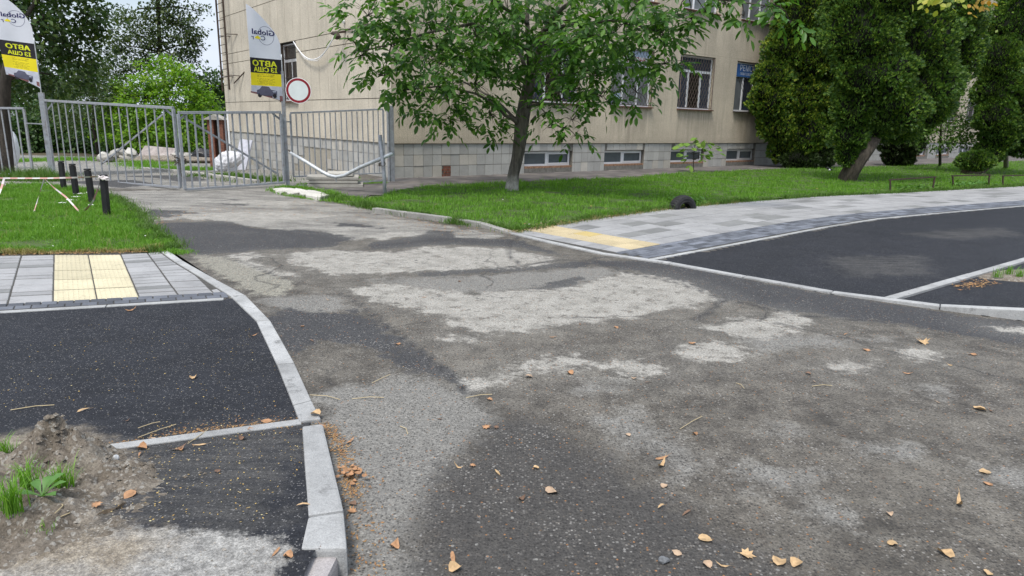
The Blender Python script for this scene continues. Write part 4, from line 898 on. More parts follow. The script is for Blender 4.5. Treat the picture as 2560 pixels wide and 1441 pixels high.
# ------------------------------------------------------------------ barrier pole, stub post, slabs
t = empty('barrier_stub_post', tuple(G(962, 490))); tag(t, 'leaning grey pipe post holding the end of the bent barrier tube', 'post')
b_ = G(962, 490); MB().tube([b_-UP*.1, b_+UP*.4, D(950, 338, b_[1])], .042, 10).build('shaft', M_STEEL, t, root=t, smooth=True)
MB().tube([D(957, 410, b_[1]-.05)+np.array([.06*math.cos(a), .03*math.sin(a), .05*math.sin(a)]) for a in np.linspace(0, 6.28, 12)], .008, 5).build('wire_loop', M_CHAIN, t, root=t)
MB().box(D(946, 408, b_[1]-.06), (.05, 0, 0), (0, .03, 0), (0, 0, -.07)).build('padlock', M_CHAIN, t, root=t)
pb = pR+np.array([.05, -.06, 0]); m = MB()
pts = [D(726, 382, 16.6), D(760, 402, 16.4), D(800, 427, 16.2), D(822, 439, 16.1), D(840, 443, 16.05), D(862, 439, 15.95), D(900, 419, 15.65), D(950, 398, 15.3), D(982, 384, 15.15)]
t = empty('barrier_tube', tuple(pts[0])); tag(t, 'pale steel barrier tube bent into a shallow V below the short fence panel', 'barrier')
m.tube(pts, [.03]+[.042]*8, 10); m.build('tube', M_GALV, t, smooth=True, root=t); MB().tube([D(720, 375, 16.75), D(724, 380, 16.65), D(728, 385, 16.6), D(724, 376, 16.7)], .014, 5).build('hook', M_CHAIN, t, root=t)
MB().bar(D(840, 446, 16.05), D(841, 456, 16.05), .02).build('stub', M_STEEL2, t, root=t)
M_SLAB = concrete('old_concrete_slab', (.33, .315, .28), .3, 1, .9, .5, .7); M_SLABL = concrete('pale_broken_concrete', (.48, .46, .41), .25, 1, .9, .6, .6)
o_ = G(768, 470); dd = np.array([1., .22, 0]); nn = np.array([-.22, 1., 0])
for k_, (z, w, off, lab) in enumerate(((0., 1.3, 0, 'bottom concrete slab of the stack under the barrier tube'), (.09, 1.15, .03, 'middle concrete slab of the stack under the barrier tube'), (.18, 1.22, -.02, 'topmost concrete slab of the stack under the barrier tube'), (.27, .62, .45, 'small pale slab lying on the slab stack under the barrier tube'))):
    tag(MB().box(o_+dd*off+UP*(z+.012), dd*w, nn*.8, UP*.072).build('concrete_slab', M_SLAB if k_ < 3 else M_SLABL, bevel=.008), lab, 'slab', 'concrete slabs stacked under the barrier')
tag(MB().bar(G(745, 470)+UP*.05, G(955, 462)+UP*.10, .03).build('steel_rod', M_STEEL2), 'thin steel rod lying along the foot of the slab stack', 'rod')
# broken concrete strip at the drive edge
cs = [[(680,478),(700,475),(722,482),(700,490)], [(705,476),(735,478),(752,487),(724,493)], [(738,478),(765,483),(788,491),(755,497)], [(768,484),(800,488),(824,497),(795,503),(765,497)]]
for k_, c in enumerate(cs):
    q = G2(c); ce = q.mean(0); q = ce+(q-ce)*1.0
    nm = ['leftmost piece of the broken pale concrete strip beside the gate', 'second piece from the gate of the broken pale concrete strip', 'third piece from the gate of the broken pale concrete strip', 'rightmost piece of the broken pale concrete strip, nearest the lawn'][k_]
    m = MB(); n = 22; P_ = []
    for i in range(n):
        f = i/n*len(q); a, b = q[int(f)], q[(int(f)+1) % len(q)]; P_.append(a+(b-a)*(f % 1)+RNG.normal(0, .018, 2))
    m.prism(P_, -.02, .055+.01*k_); tag(m.build('concrete_piece', M_SLABL, bevel=.01), nm, 'concrete', 'broken concrete strip by the gate')
# ------------------------------------------------------------------ bollards and tape
M_BLK = simple('black_plastic', (.016, .016, .018), .5, 0, .15, 8, .05, dirt=((.05, .05, .045), .3))
for (bx, by, tx, ty), lab in (((268, 545, 258, 437), 'nearest black bollard, with the red and white tape knotted round its head'), ((232, 512, 218, 422), 'second nearest black bollard behind the taped one'), ((192, 497, 180, 410), 'third black bollard from the road, in the grass'), ((160, 478, 152, 403), 'farthest black bollard, just in front of the gate')):
    b = G(bx, by); t = D(tx, ty, b[1]); r_ = empty('bollard', tuple(b)); tag(r_, lab, 'bollard', 'black bollards in the left lawn'); MB().bar(b-UP*.1, b+UP*(t[2]-.035)+(t-b)*np.array([1, 1, 0])*.9, .088, side=(1, 0, 0)).build('shaft', M_BLK, r_, root=r_, bevel=.006)
    tt = np.array([t[0], t[1], t[2]]); MB().box(tt-np.array([.047, .047, .03]), (.094, 0, 0), (0, .094, 0), (0, 0, .03)).build('cap', M_BLK, r_, root=r_, bevel=.008)
def tapemat():
    t = NT('barrier_tape'); s = t.attr('along'); f = t.math('FRACT', t.math('MULTIPLY', s, 2.6)); m = t.rng(f, .47, .5); m2 = t.math('SUBTRACT', m, t.rng(f, .97, 1.0)); return t.fin(t.mix(m2, (.58, .53, .52), (.52, .29, .25)), .45)
M_TAPE = tapemat()
def ribbon(name, pts, w, label, twist=1.5, n=60, seed=0):
    pts = np.array(pts); d = np.r_[0, np.cumsum(np.linalg.norm(np.diff(pts, axis=0), axis=1))]; s = np.linspace(0, d[-1], n); P_ = np.stack([np.interp(s, d, pts[:, i]) for i in range(3)], 1)
    k_ = np.ones(5)/5
    V = []; A_ = []
    for i in range(n):
        a = twist*math.sin(s[i]*1.7+seed)+seed; tdir = P_[min(i+1, n-1)]-P_[max(i-1, 0)]; tdir /= np.linalg.norm(tdir)+1e-9; u = np.cross(tdir, UP); u /= np.linalg.norm(u)+1e-9; v = np.cross(u, tdir)
        wd = (v*math.cos(a)+u*math.sin(a))*w*.27; V += [P_[i]-wd, P_[i]+wd]; A_ += [s[i]]*2
    F = [(2*i, 2*i+2, 2*i+3, 2*i+1) for i in range(n-1)]; me = np_mesh(name, np.array(V), np.array(F), M_TAPE, dict(along=np.array(A_)), True); o = link(name, me); return tag(o, label, 'tape')
kn = D(262, 446, 11.0); yB = 11.1
ribbon('barrier_tape', [D(-160, 440, 13.0), D(-60, 443, 12.6), D(10, 446, 12.3), D(120, 446, 11.9), D(200, 444, 11.4), D(256, 441, 11.02)], .05, 'red and white barrier tape stretched level across the left lawn', .7, 90)
ribbon('barrier_tape', [D(252, 445, 10.98), D(246, 470, 10.95), D(232, 505, 10.95), D(215, 525, 11.1), D(200, 532, 11.15), D(185, 515, 11.3), D(165, 493, 11.4), D(135, 470, 11.6), D(112, 448, 11.85)], .05, 'slack loop of tape hanging from the nearest bollard into the grass', 1.2, 70, 1)
ribbon('barrier_tape', [D(110, 449, 11.85), D(100, 480, 11.75), D(88, 520, 11.4), D(80, 545, 11.1), D(68, 555, 11.0)], .04, 'loose end of tape drooping into the left lawn', 1.2, 40, 2)
ribbon('barrier_tape', [D(10, 447, 12.3), D(5, 465, 12.1), D(-8, 500, 11.6)], .06, 'short end of tape hanging at the left edge of the photo', 1.0, 20, .5)
ribbon('barrier_tape', [D(8, 447, 12.3), D(13, 460, 12.2), D(12, 466, 12.2)], .05, 'stub of tape dangling beside the left edge', .5, 12, .2)
m = MB(); 
for k_ in range(4): 
    c = D(256+k_*3, 443+k_*1.5, 10.97); m.tube([c+np.array([.055*math.cos(a), -.05*abs(math.sin(a)), .018*math.sin(a*2+k_)]) for a in np.linspace(0, 6.28, 12)], .010, 5)
tag(m.build('tape_knot', simple('tape_white', (.66, .60, .58), .5), smooth=True), 'crumpled knot of tape round the head of the nearest bollard', 'tape')
# ------------------------------------------------------------------ rails, tyre
for k_, (a, b, lab) in enumerate((((2227, 482, 2226, 450), (2331, 477, 2337, 443), 'low rusty rail nearest the leaning thuja'), ((2385, 469, 2382, 440), (2472, 466, 2474, 438), 'middle low rusty rail on the right lawn'), ((2508, 465, 2508, 440), (2620, 460, 2620, 437), 'farthest right low rusty rail, cut by the photo edge'))):
    p0, p1 = G(a[0], a[1]), G(b[0], b[1]); q0, q1 = D(a[2], a[3], p0[1]), D(b[2], b[3], p1[1]); t = empty('low_rail', tuple(p0)); tag(t, lab, 'rail', 'low rusty rails at the edge of the right lawn')
    ov = (q1-q0)/np.linalg.norm(q1-q0)*.06; MB().bar(q0-ov, q1+ov, .035, .03).build('rail', M_RUST, t, root=t)
    MB().bar(p0-UP*.1, q0-UP*.017, .035).build('leg', M_RUST, t, root=t); MB().bar(p1-UP*.1, q1-UP*.017, .035).build('leg', M_RUST, t, root=t)
    MB().bar(p0+UP*.04, p1+UP*.05, .025).build('lower_rail', M_RUST, t, root=t)
M_RUB = simple('black_rubber', (.022, .022, .023), .75, 0, .4, 20, .3)
tc = G(1706, 523); t = empty('half_buried_tyre', tuple(tc)); tag(t, 'old black tyre half buried on edge in the lawn beside the pavement', 'tyre')
ax = np.array([.86, .5, 0]); ax /= np.linalg.norm(ax); nx_ = np.cross(ax, UP); m = MB(); R_ = .31
prof = [(.16, -.075), (.18, -.10), (.25, -.115), (.295, -.10), (.31, -.05), (.312, 0), (.31, .05), (.295, .10), (.25, .115), (.18, .10), (.16, .075), (.175, .05), (.28, .03), (.28, -.03), (.175, -.05)]
na = 40; V = []; F = []
for i in range(na+1):
    a = math.pi*(i/na*1.16-.08)
    for r, w_ in prof: V.append(tc-UP*.03+(ax*math.cos(a)+UP*math.sin(a))*(r+(.0 if abs(w_) > .06 else (.006 if i % 2 else -.004)))+nx_*w_)
k = len(prof)
for i in range(na):
    for j in range(k): F.append((i*k+j, i*k+(j+1) % k, (i+1)*k+(j+1) % k, (i+1)*k+j))
m.add(V, F); m.build('tread', M_RUB, t, root=t, smooth=False)
for s_ in (-1, 1): MB().tube([tc-UP*.03+(ax*math.cos(a)+UP*math.sin(a))*.20+nx_*s_*.108 for a in np.linspace(.1, 3.04, 20)], .012, 6).build('sidewall_bead', M_RUB, t, root=t)
# ------------------------------------------------------------------ things behind the gate
pb = G(545, 418); t = empty('brick_pillar', tuple(pb)); tag(t, 'weathered red brick pillar with a little pitched roof by the far end of the building', 'pillar')
hT = D(545, 300, pb[1])[2]; MB().box(pb+np.array([-.35, 0, -.2]), (.28, 0, 0), (0, .5, 0), UP*(hT-pb[2]+.2)).build('pier', M_BRICK, t, root=t); MB().box(pb+np.array([.12, 0, -.2]), (.24, 0, 0), (0, .5, 0), UP*(hT-pb[2]+.2)).build('pier', M_BRICK, t, root=t); MB().box(pb+np.array([-.07, .25, -.2]), (.19, 0, 0), (0, .2, 0), UP*(hT-pb[2]+.15)).build('recess', M_GROOVE, t, root=t)
m = MB(); z = hT; x0, x1, y0, y1 = pb[0]-.5, pb[0]+.48, pb[1]-.12, pb[1]+.62; m.add([(x0, y0, z), (x1, y0, z), (x1, y1, z), (x0, y1, z), ((x0+x1)/2, y0, z+.24), ((x0+x1)/2, y1, z+.24)], [(3, 2, 1, 0), (0, 1, 4), (2, 3, 5), (1, 2, 5, 4), (3, 0, 4, 5)]); m.build('roof', M_SLAB, t, root=t)
def crumple(name, c, r, mat, label, cat, seed, rough=.35, sub=3, group=None): o = blob(name, mat, c, r, seed, rough, sub+1); return tag(o, label, cat, group)
M_BAG = simple('white_sack', (.62, .62, .64), .6, 0, .2, 10, .6); M_BBAG = simple('black_bag', (.02, .02, .022), .35, 0, .2, 10, .4)
c = G(572, 427); crumple('white_sack', c+UP*.30, (.42, .30, .42), M_BAG, 'crumpled white sack slumped against the leaning board', 'sack', 4, .5, 4)
crumple('white_sack', G(560, 425)+UP*.14, (.3, .3, .26), M_BAG, 'smaller white sack lying in front of the leaning board', 'sack', 9, .5)
b_ = G(590, 424); tag(MB().hexa(b_+np.array([-.12, 0, 0]), b_+np.array([.34, .1, 0]), b_+np.array([.36, .16, 0]), b_+np.array([-.1, .06, 0]), b_+np.array([.05, .5, 1.2]), b_+np.array([.52, .55, 1.15]), b_+np.array([.54, .6, 1.15]), b_+np.array([.07, .56, 1.2])).build('leaning_board', M_FSKY), 'pale blue board leaning on the foot of the gable wall', 'board')
crumple('black_bag', G(512, 405)+UP*.2, (.75, .4, .38), M_BBAG, 'black rubbish bag at the right end of the rubble heap', 'bag', 3)
c = G(385, 404); t_ = MB().hexa(c+np.array([-1.05, 0, 0]), c+np.array([.75, 0, 0]), c+np.array([.75, .15, 0]), c+np.array([-1.05, .15, 0]), c+np.array([-.7, .55, .80]), c+np.array([1.0, .6, .68]), c+np.array([1.0, .7, .68]), c+np.array([-.7, .65, .80])).build('broken_slab', simple('pinkish_slab', (.33, .29, .27), .9, 0, .3, 4, .3)); tag(t_, 'large pinkish concrete slab tilted on the rubble heap', 'slab')
random.seed(21); rb = [((262, 398), .45, .16), ((285, 392), .5, .28), ((300, 388), .42, .36), ((322, 392), .35, .22), ((335, 380), .4, .42), ((345, 398), .4, .14), ((275, 404), .5, .10), ((310, 402), .45, .14), ((420, 400), .5, .16), ((440, 396), .5, .22), ((455, 402), .5, .14), ((475, 396), .45, .22), ((490, 402), .4, .15), ((368, 406), .4, .1)]
nmw = ['leftmost', 'second from the left', 'third from the left', 'fourth', 'uppermost', 'one just left of the big slab', 'low flat one at the left foot', 'low flat one in the left half', 'first right of the big slab', 'second right of the big slab', 'third right of the big slab', 'fourth right of the big slab', 'last before the black bag', 'small one']
for k_, ((px_, py_), w_, h_) in enumerate(rb):
    c = G(px_, 404); c[1] += random.uniform(-.3, .5); zt = h_
    o = blob('rubble_lump', random.choice([M_SLAB, M_SLABL]), c+UP*zt*1.15, (w_*.95, w_*.6, .2+.1*random.random()), k_, .3, 2); o.rotation_euler = (random.uniform(-.3, .3), random.uniform(-.35, .35), random.uniform(0, 3)); tag(o, 'pale rubble lump on the heap behind the gate, '+nmw[k_], 'rubble', 'rubble lumps heaped behind the gate')
o = blob('rubble_bed', M_DIRT, G(375, 406)+np.array([0, .7, .05]), (3.2, .8, .28), 4, .3, 3); tag(o, kind='stuff')
c = D(31, 372, 30.5); o = blob('sheeted_heap', simple('white_sheeting', (.60, .63, .65), .4, 0, .1), c, (.26, .3, .72), 2, .12, 3, smooth=True); tag(o, 'pale rounded sheeted thing half hidden behind the dark trunk at the far left', 'heap')
# kerb inside the yard and grass verge
yk = np.array([G(352, 422)[:2], G(430, 430)[:2], G(520, 446)[:2], G(640, 463)[:2]]); t = empty('yard_kerb'); tag(t, kind='structure'); rs = resample(yk, 1.0)
for i in range(len(rs)-1):
    a, b = rs[i], rs[i+1]; z = float(ground(*a)); u = (b-a)/np.linalg.norm(b-a); n_ = np.array([-u[1], u[0]])*.13; MB().prism([a+u*.01, b-u*.01, b-u*.01+n_, a+u*.01+n_], z-.1, z+.12).build('kerb_stone', M_SLAB, t, bevel=.01)
# ------------------------------------------------------------------ mound, stones and bark on the left path
zm = lambda x, y: float(zl(np.array([[x, y]]))[0])
mc = G(190, 1150, .08)[:2]; n_ = 150; xs_ = np.linspace(-3.6, -1.35, n_); ys_ = np.linspace(1.7, 3.65, n_); X, Y = np.meshgrid(xs_, ys_, indexing='ij'); P_ = np.stack([X.ravel(), Y.ravel()], 1)
c1 = G(150, 1135, .12)[:2]; c2 = G(300, 1190, .09)[:2]; c3 = G(-200, 1250, .1)[:2]
def gs(c, rx, ry, rot=0): d = P_-c; x = d[:, 0]*math.cos(rot)+d[:, 1]*math.sin(rot); y = -d[:, 0]*math.sin(rot)+d[:, 1]*math.cos(rot); return np.exp(-(x/rx)**2-(y/ry)**2)
hh = .165*gs(c1, .21, .12)+.085*gs(c2, .12, .12, .3)+.085*gs(c3, .62, .36)+.04*gs(G(30, 1330, .1)[:2], .28, .22)
nz = snoise(P_, .35, 3)*.35+snoise(P_, .13, 4)*.25+snoise(P_, .05, 5)*.16; hh = hh*(1+.45*nz)+.012*nz-.022
keepm = hh > -.004; V = np.column_stack([P_, zl(P_)+hh]); i = (np.arange(n_-1)[:, None]*n_+np.arange(n_-1)[None]).ravel(); F = np.stack([i, i+n_, i+n_+1, i+1], 1); F = F[keepm[F].any(1)]; u_, inv = np.unique(F.ravel(), return_inverse=True)
tag(link('dirt_mound', np_mesh('dirt_mound', V[u_], inv.reshape(-1, 4), M_DIRT, smooth=True)), kind='structure')
Hm = hh.reshape(n_, n_)
def mz(x, y):
    i = int(round((x+3.6)/2.25*149)); j = int(round((y-1.7)/1.95*149))
    if 0 <= i < 150 and 0 <= j < 150: return zm(x, y)+max(0., float(Hm[i, j]))
    return zm(x, y)
m = MB(); rq = np.random.default_rng(6)
for k_ in range(230):
    a_ = rq.uniform(0, 6.28); rr_ = abs(rq.normal(0, 1)); c = (c1 if k_ % 3 else c2)+np.array([math.cos(a_)*.20*rr_, math.sin(a_)*.13*rr_]); r_ = rq.uniform(.004, .014)*(1.7 if rq.random() < .07 else 1); z = mz(c[0], c[1]); ang = rq.uniform(0, 6.28, 7); V = [(c[0]+r_*math.cos(q_*1.05+ang[0])*rq.uniform(.7, 1.2), c[1]+r_*math.sin(q_*1.05+ang[0])*rq.uniform(.7, 1.2), z+r_*rq.uniform(0, .4)) for q_ in range(6)]+[(c[0], c[1], z+r_*rq.uniform(.7, 1.1))]
    m.add(V, [(q_, (q_+1) % 6, 6) for q_ in range(6)])
tag(m.build('soil_clods', M_DIRT), kind='stuff')
M_STONE = simple('pale_stone', (.42, .43, .43), .85, 0, .35, 30, .4)
s_ = G(289, 1140, .1); tag(blob('pale_stone', M_STONE, (s_[0], s_[1], mz(s_[0], s_[1])+.008), (.013, .012, .017), 5, .22, 2), 'angular pale grey stone at the right foot of the dirt mound', 'stone')
s_ = G(1660, 1406); tag(blob('grey_stone', simple('grey_stone', (.13, .135, .14), .8, 0, .4, 40, .4), (s_[0], s_[1], .011), (.022, .015, .014), 8, .2, 2), 'dark grey pebble lying alone at the bottom of the old road', 'stone')
V = []; m = MB(); a = G(250, 1290, .11); b = G(308, 1268, .11); z = zm(a[0], a[1])
for j in range(9):
    q = a+(b-a)*j/8; q[2] = z; wv = .018+.006*math.sin(j*2.3)
    for k_ in range(5): an = -1.2+2.4*k_/4; V.append((q[0]+wv*math.sin(an)*.6, q[1]+wv*math.sin(an), z+.012*math.cos(an)+.006*math.sin(j)))
F = [(j*5+k_, j*5+k_+1, (j+1)*5+k_+1, (j+1)*5+k_) for j in range(8) for k_ in range(4)]; m.add(V, F); tag(m.build('bark_strip', simple('bark_chip', (.16, .12, .08), .9, 0, .5, 60, .5)), 'curled strip of brown bark on the left path below the mound', 'bark')
random.seed(31); m = MB()
for k_ in range(420):
    u = random.random(); c = G(random.uniform(60, 330), random.uniform(1080, 1340), .1) if u < .7 else G(random.uniform(0, 700), random.uniform(1330, 1440), .11); r = random.uniform(.002, .0055)*(2 if random.random() < .06 else 1)
    z = mz(c[0], c[1]); P6 = [(r, 0, 0), (0, r*.8, 0), (-r*.9, .1*r, 0), (0, -r, 0), (.1*r, 0, r*.7), (0, 0, -r*.5)]; m.add([(c[0]+p[0], c[1]+p[1], z+p[2]+r*.2) for p in P6], [(0, 1, 4), (1, 2, 4), (2, 3, 4), (3, 0, 4), (1, 0, 5), (2, 1, 5), (3, 2, 5), (0, 3, 5)])
tag(m.build('gravel', simple('gravel_mix', (.27, .245, .21), .9, 0, .5, 50)), kind='stuff')
# ------------------------------------------------------------------ fallen leaves
def leafbits(name, c1, c2, c3):
    t = NT(name); r = t.island(); return t.fin(t.ramp(r, (0, c1), (.5, c2), (1, c3)), .7, Specular_IOR_Level=.2)
M_DRY = [simple('dry_leaf_orange', (.33, .18, .09), .65, 0, .35, 40), simple('dry_leaf_brown', (.16, .095, .06), .7, 0, .35, 40), simple('dry_leaf_ochre', (.42, .285, .15), .65, 0, .3, 40), simple('dry_leaf_tan', (.38, .27, .18), .7, 0, .3, 40)]
OUTL = {'linden': [(0, -.5), (.28, -.42), (.46, -.12), (.40, .18), (.2, .42), (0, .62), (-.2, .42), (-.42, .18), (-.45, -.15), (-.26, -.42)],
        'maple': [(0, -.5), (.14, -.34), (.42, -.40), (.34, -.14), (.56, .06), (.30, .12), (.30, .38), (.10, .26), (0, .6), (-.12, .26), (-.34, .34), (-.28, .08), (-.54, .02), (-.34, -.16), (-.40, -.38), (-.14, -.32)],
        'bract': [(0, -.55), (.09, -.3), (.13, .1), (.08, .45), (0, .6), (-.08, .42), (-.12, .05), (-.08, -.3)]}
def dryleaf(x, y, z, size, kind, rot, seed, mat, label, group):
    rs = np.random.default_rng(seed); o = OUTL[kind]; n = len(o); V = []; F = []
    cu = rs.uniform(.15, 1.1)*size*rs.choice([1, 1, -.5]); a1 = rs.uniform(0, 3)
    def curl(p): q = p[0]*math.cos(a1)+p[1]*math.sin(a1); return cu*q*q*1.8+.12*size*math.sin(p[0]*6+seed)*abs(p[1])
    for sc_ in (1., .55):
        for p in o: V.append((p[0]*sc_*size, p[1]*sc_*size, curl((p[0]*sc_, p[1]*sc_))))
    V.append((0, 0, curl((0, 0))))
    for i in range(n): F += [(i, (i+1) % n, n+(i+1) % n, n+i), (n+i, n+(i+1) % n, 2*n)]
    V += [(-.015*size, -.5*size, V[0][2]), (.015*size, -.5*size, V[0][2]), (.05*size, -.95*size, V[0][2]+.06*size)]; F.append((2*n+1, 2*n+2, 2*n+3))
    me = bpy.data.meshes.new('fallen_leaf'); me.from_pydata(V, [], F); me.materials.append(mat); ob = link('fallen_leaf', me); mn = min(v[2] for v in V); ob.location = (x, y, z-mn+.002); ob.rotation_euler = (rs.uniform(-.15, .15), rs.uniform(-.15, .15), rot)
    return tag(ob, label, 'leaf', group)
ROADL = [(2307,858,34,'maple',2),(1730,860,20,'linden',0),(2165,877,18,'linden',0),(2432,888,18,'linden',0),(1322,944,24,'maple',3),(1425,935,20,'linden',0),(1585,948,14,'linden',3),(1620,958,18,'bract',1),(2268,936,20,'bract',0),(2020,936,14,'linden',1),(2372,914,14,'bract',2),(1225,1001,18,'maple',0),(1215,1070,26,'maple',0),(1240,1072,16,'maple',1),(1146,1172,24,'bract',2),(1183,1167,18,'maple',0),(1244,1184,28,'bract',2),(1303,1250,20,'linden',1),(1340,1172,18,'linden',2),(1378,1232,34,'linden',3),(1655,1148,34,'bract',0),(1655,1166,34,'bract',2),(1660,1218,20,'linden',3),(1737,1087,16,'linden',0),(1570,1090,16,'linden',3),(2255,1040,14,'bract',1),(2345,1008,14,'bract',3),(2450,1026,30,'linden',2),(2478,1030,20,'bract',1),(2462,1182,30,'linden',2),(2470,1212,22,'linden',0),(2398,1262,44,'bract',2),(2108,1092,12,'bract',1),(2525,1067,12,'bract',0),(1762,1350,34,'linden',2),(1693,1386,24,'linden',3),(1868,1390,40,'maple',2),(1768,1415,26,'linden',3),(1805,1418,26,'bract',2),(1947,1408,38,'linden',2),(1990,1412,34,'linden',2),(2230,1362,28,'linden',2),(2362,1388,38,'linden',2),(2223,1288,20,'linden',3),(2470,1435,24,'linden',2),(1132,1400,40,'bract',0),(1138,1425,34,'linden',2),(986,1370,30,'linden',0),(880,1280,26,'maple',0),(882,1262,20,'linden',1),(1655,1270,22,'bract',2),(1716,1285,26,'bract',1),(820,752,12,'bract',3),(756,817,12,'linden',0),(780,853,16,'bract',1),(995,862,14,'linden',0),(1060,745,12,'bract',0),(1148,705,10,'linden',1),(1380,845,16,'bract',0),(1450,812,14,'bract',1),(1540,820,14,'linden',0),(2115,838,14,'bract',0),(2015,1183,12,'bract',1),(2035,955,12,'bract',3),(1100,1050,14,'bract',1)]
PATHL = [(330,776,26,'bract',0),(212,1026,26,'bract',2),(665,1055,22,'linden',0),(625,1060,14,'linden',0),(590,1055,16,'bract',1),(385,1090,26,'bract',3),(355,1118,22,'linden',0),(350,1138,18,'bract',0),(500,1107,26,'bract',2),(444,1121,36,'bract',1),(605,1088,16,'linden',1),(543,1168,14,'maple',1),(325,1240,26,'linden',0),(243,1278,22,'maple',0),(760,1270,26,'bract',2),(720,1400,22,'linden',0),(690,1390,26,'bract',0),(800,1380,10,'bract',1),(318,1055,14,'bract',1),(452,1122,14,'linden',0),(483,945,16,'linden',2),(633,840,18,'bract',0)]
KERBL = [(789,1036,26,'linden',2),(808,1065,26,'bract',0),(872,1095,30,'bract',0)]
random.seed(12)
far_lab = ['small brown leaf on the far part of the old road near the pale patches', 'brown leaf on the middle stretch of the old road', 'dry leaf lying on the near part of the old road']
for k_, (px_, py_, sz, kd, mi) in enumerate(ROADL):
    q = G(px_, py_); size = sz/CF*math.hypot(q[1], CH)*(.90 if kd != 'bract' else 1.1); zn = 0 if py_ < 880 else 1 if py_ < 1120 else 2
    sh = {'maple': 'lobed', 'linden': 'rounded', 'bract': 'narrow'}[kd]; cl = ['orange-brown', 'dark brown', 'pale ochre', 'tan'][mi]
    dryleaf(q[0], q[1], .003, size, kd, random.uniform(0, 6.28), k_, M_DRY[mi], f'{sh} {cl} fallen leaf on the '+['far road', 'middle road', 'near road'][zn], 'leaves fallen on the old road')
for k_, (px_, py_, sz, kd, mi) in enumerate(PATHL):
    q = G(px_, py_, .01 if py_ < 1060 else .06 if py_ < 1160 else .1); size = sz/CF*math.hypot(q[1], CH)*1.1; sh = {'maple': 'lobed', 'linden': 'rounded', 'bract': 'narrow'}[kd]; cl = ['orange-brown', 'dark brown', 'pale ochre', 'tan'][mi]
    dryleaf(q[0], q[1], mz(q[0], q[1])+.003, size, kd, random.uniform(0, 6.28), 100+k_, M_DRY[mi], f'{sh} {cl} fallen leaf on the dark left path', 'leaves fallen on the left path')
for k_, (px_, py_, sz, kd, mi) in enumerate(KERBL):
    q = G(px_, py_, .03); dryleaf(q[0], q[1], .03 if k_ < 2 else .004, sz/CF*math.hypot(q[1], CH), kd, random.uniform(0, 6.28), 200+k_, M_DRY[mi], ['pale ochre leaf lying on the joint of the left kerb', 'orange leaf beside the start of the raised kerb', 'orange leaf in the litter along the raised kerb'][k_], 'leaves along the kerb')
import collections
_g = collections.defaultdict(list)
for o in COL.objects:
    if o.name.startswith('fallen_leaf'): _g[o['label']].append(o)
NW = ['two', 'three', 'four', 'five', 'six', 'seven', 'eight', 'nine', 'ten', 'eleven', 'twelve']; OW = ['leftmost', 'second from left', 'third from left', 'fourth from left', 'fifth from left', 'sixth from left', 'seventh from left', 'eighth from left', 'ninth from left', 'tenth from left']
def _px(o): q = np.array(o.location)-np.array([0, 0, CH]); return float(q@np.array(right))/float(q@np.array(fwd))
for lab_, os_ in _g.items():
    if len(os_) > 1:
        os_.sort(key=_px)
        for i_, o in enumerate(os_): o['label'] = (OW[i_] if i_ < len(os_)-1 else 'rightmost')+' of the '+NW[len(os_)-2]+' '+lab_.replace(' fallen leaf', ' leaves')
m = MB(); random.seed(8)
for k_ in range(26):                # the small drift of leaves at the raised kerb
    c = G(875+random.gauss(0, 17), 1186+random.gauss(0, 12)); z = random.uniform(.004, .03)
    s = random.uniform(.018, .035); a = random.uniform(0, 6.28); tl = random.uniform(-.6, .6); V = [(c[0]+s*(p[0]*math.cos(a)-p[1]*math.sin(a)), c[1]+s*(p[0]*math.sin(a)+p[1]*math.cos(a)), z+s*(.5*p[0]*tl+.4*p[1]**2+.25)) for p in OUTL['linden']]; m.add(V+[(c[0], c[1], z)], [(i, (i+1) % 10, 10) for i in range(10)])
tag(m.build('leaf_drift', M_DRY[0]), kind='stuff')
M_BITS = leafbits('litter', (.28, .13, .055), (.38, .235, .10), (.14, .08, .045)); M_SEED = leafbits('seeds', (.45, .34, .13), (.38, .24, .07), (.50, .45, .25))
def litter(name, pts, zs, smin, smax, mat, seed, asp=.5):
    rs = np.random.default_rng(seed); n = len(pts); a = rs.uniform(0, 6.28, n); s = rs.uniform(smin, smax, n); w = s*asp*rs.uniform(.4, 1, n); ca, sa = np.cos(a), np.sin(a)
    X = np.stack([s, np.zeros(n), -s, np.zeros(n)], 1); Y = np.stack([np.zeros(n), w, np.zeros(n), -w], 1); Z = np.stack([rs.uniform(.0, .5, n)*s, np.full(n, .0)*s, rs.uniform(.0, .5, n)*s, .35*w], 1)+zs[:, None]+.0015
    V = np.stack([pts[:, 0, None]+X*ca[:, None]-Y*sa[:, None], pts[:, 1, None]+X*sa[:, None]+Y*ca[:, None], Z], 2).reshape(-1, 3); F = np.arange(4*n).reshape(n, 4); return tag(link(name, np_mesh(name, V, F, mat)), kind='stuff')
rs = np.random.default_rng(77)
def along(pl, n, w, off=0.):
    pl = np.array(pl); u = rs.uniform(0, len(pl)-1, n); i = u.astype(int).clip(0, len(pl)-2); f = (u-i)[:, None]; return pl[i]*(1-f)+pl[i+1]*f+rs.normal(0, w, (n, 2))+off
a1 = along(G2([(815,1062),(850,1110),(872,1180),(885,1250)]), 600, .022); a1b = along(G2([(815,1062),(870,1180),(890,1300),(905,1441)]), 450, .07); a2 = along([EDL[0], EDL[1], EDL[2], EDL[3]], 550, .03, [0, -.02]); a3 = along([EDL[1], EDL[3]], 200, .09)
zpath = np.array([zm(*p) for p in np.vstack([a2, a3])])
litter('leaf_litter', np.vstack([a1, a1b]), np.zeros(1050), .003, .011, M_BITS, 1); litter('leaf_litter', np.vstack([a2, a3]), zpath, .002, .010, M_BITS, 2)
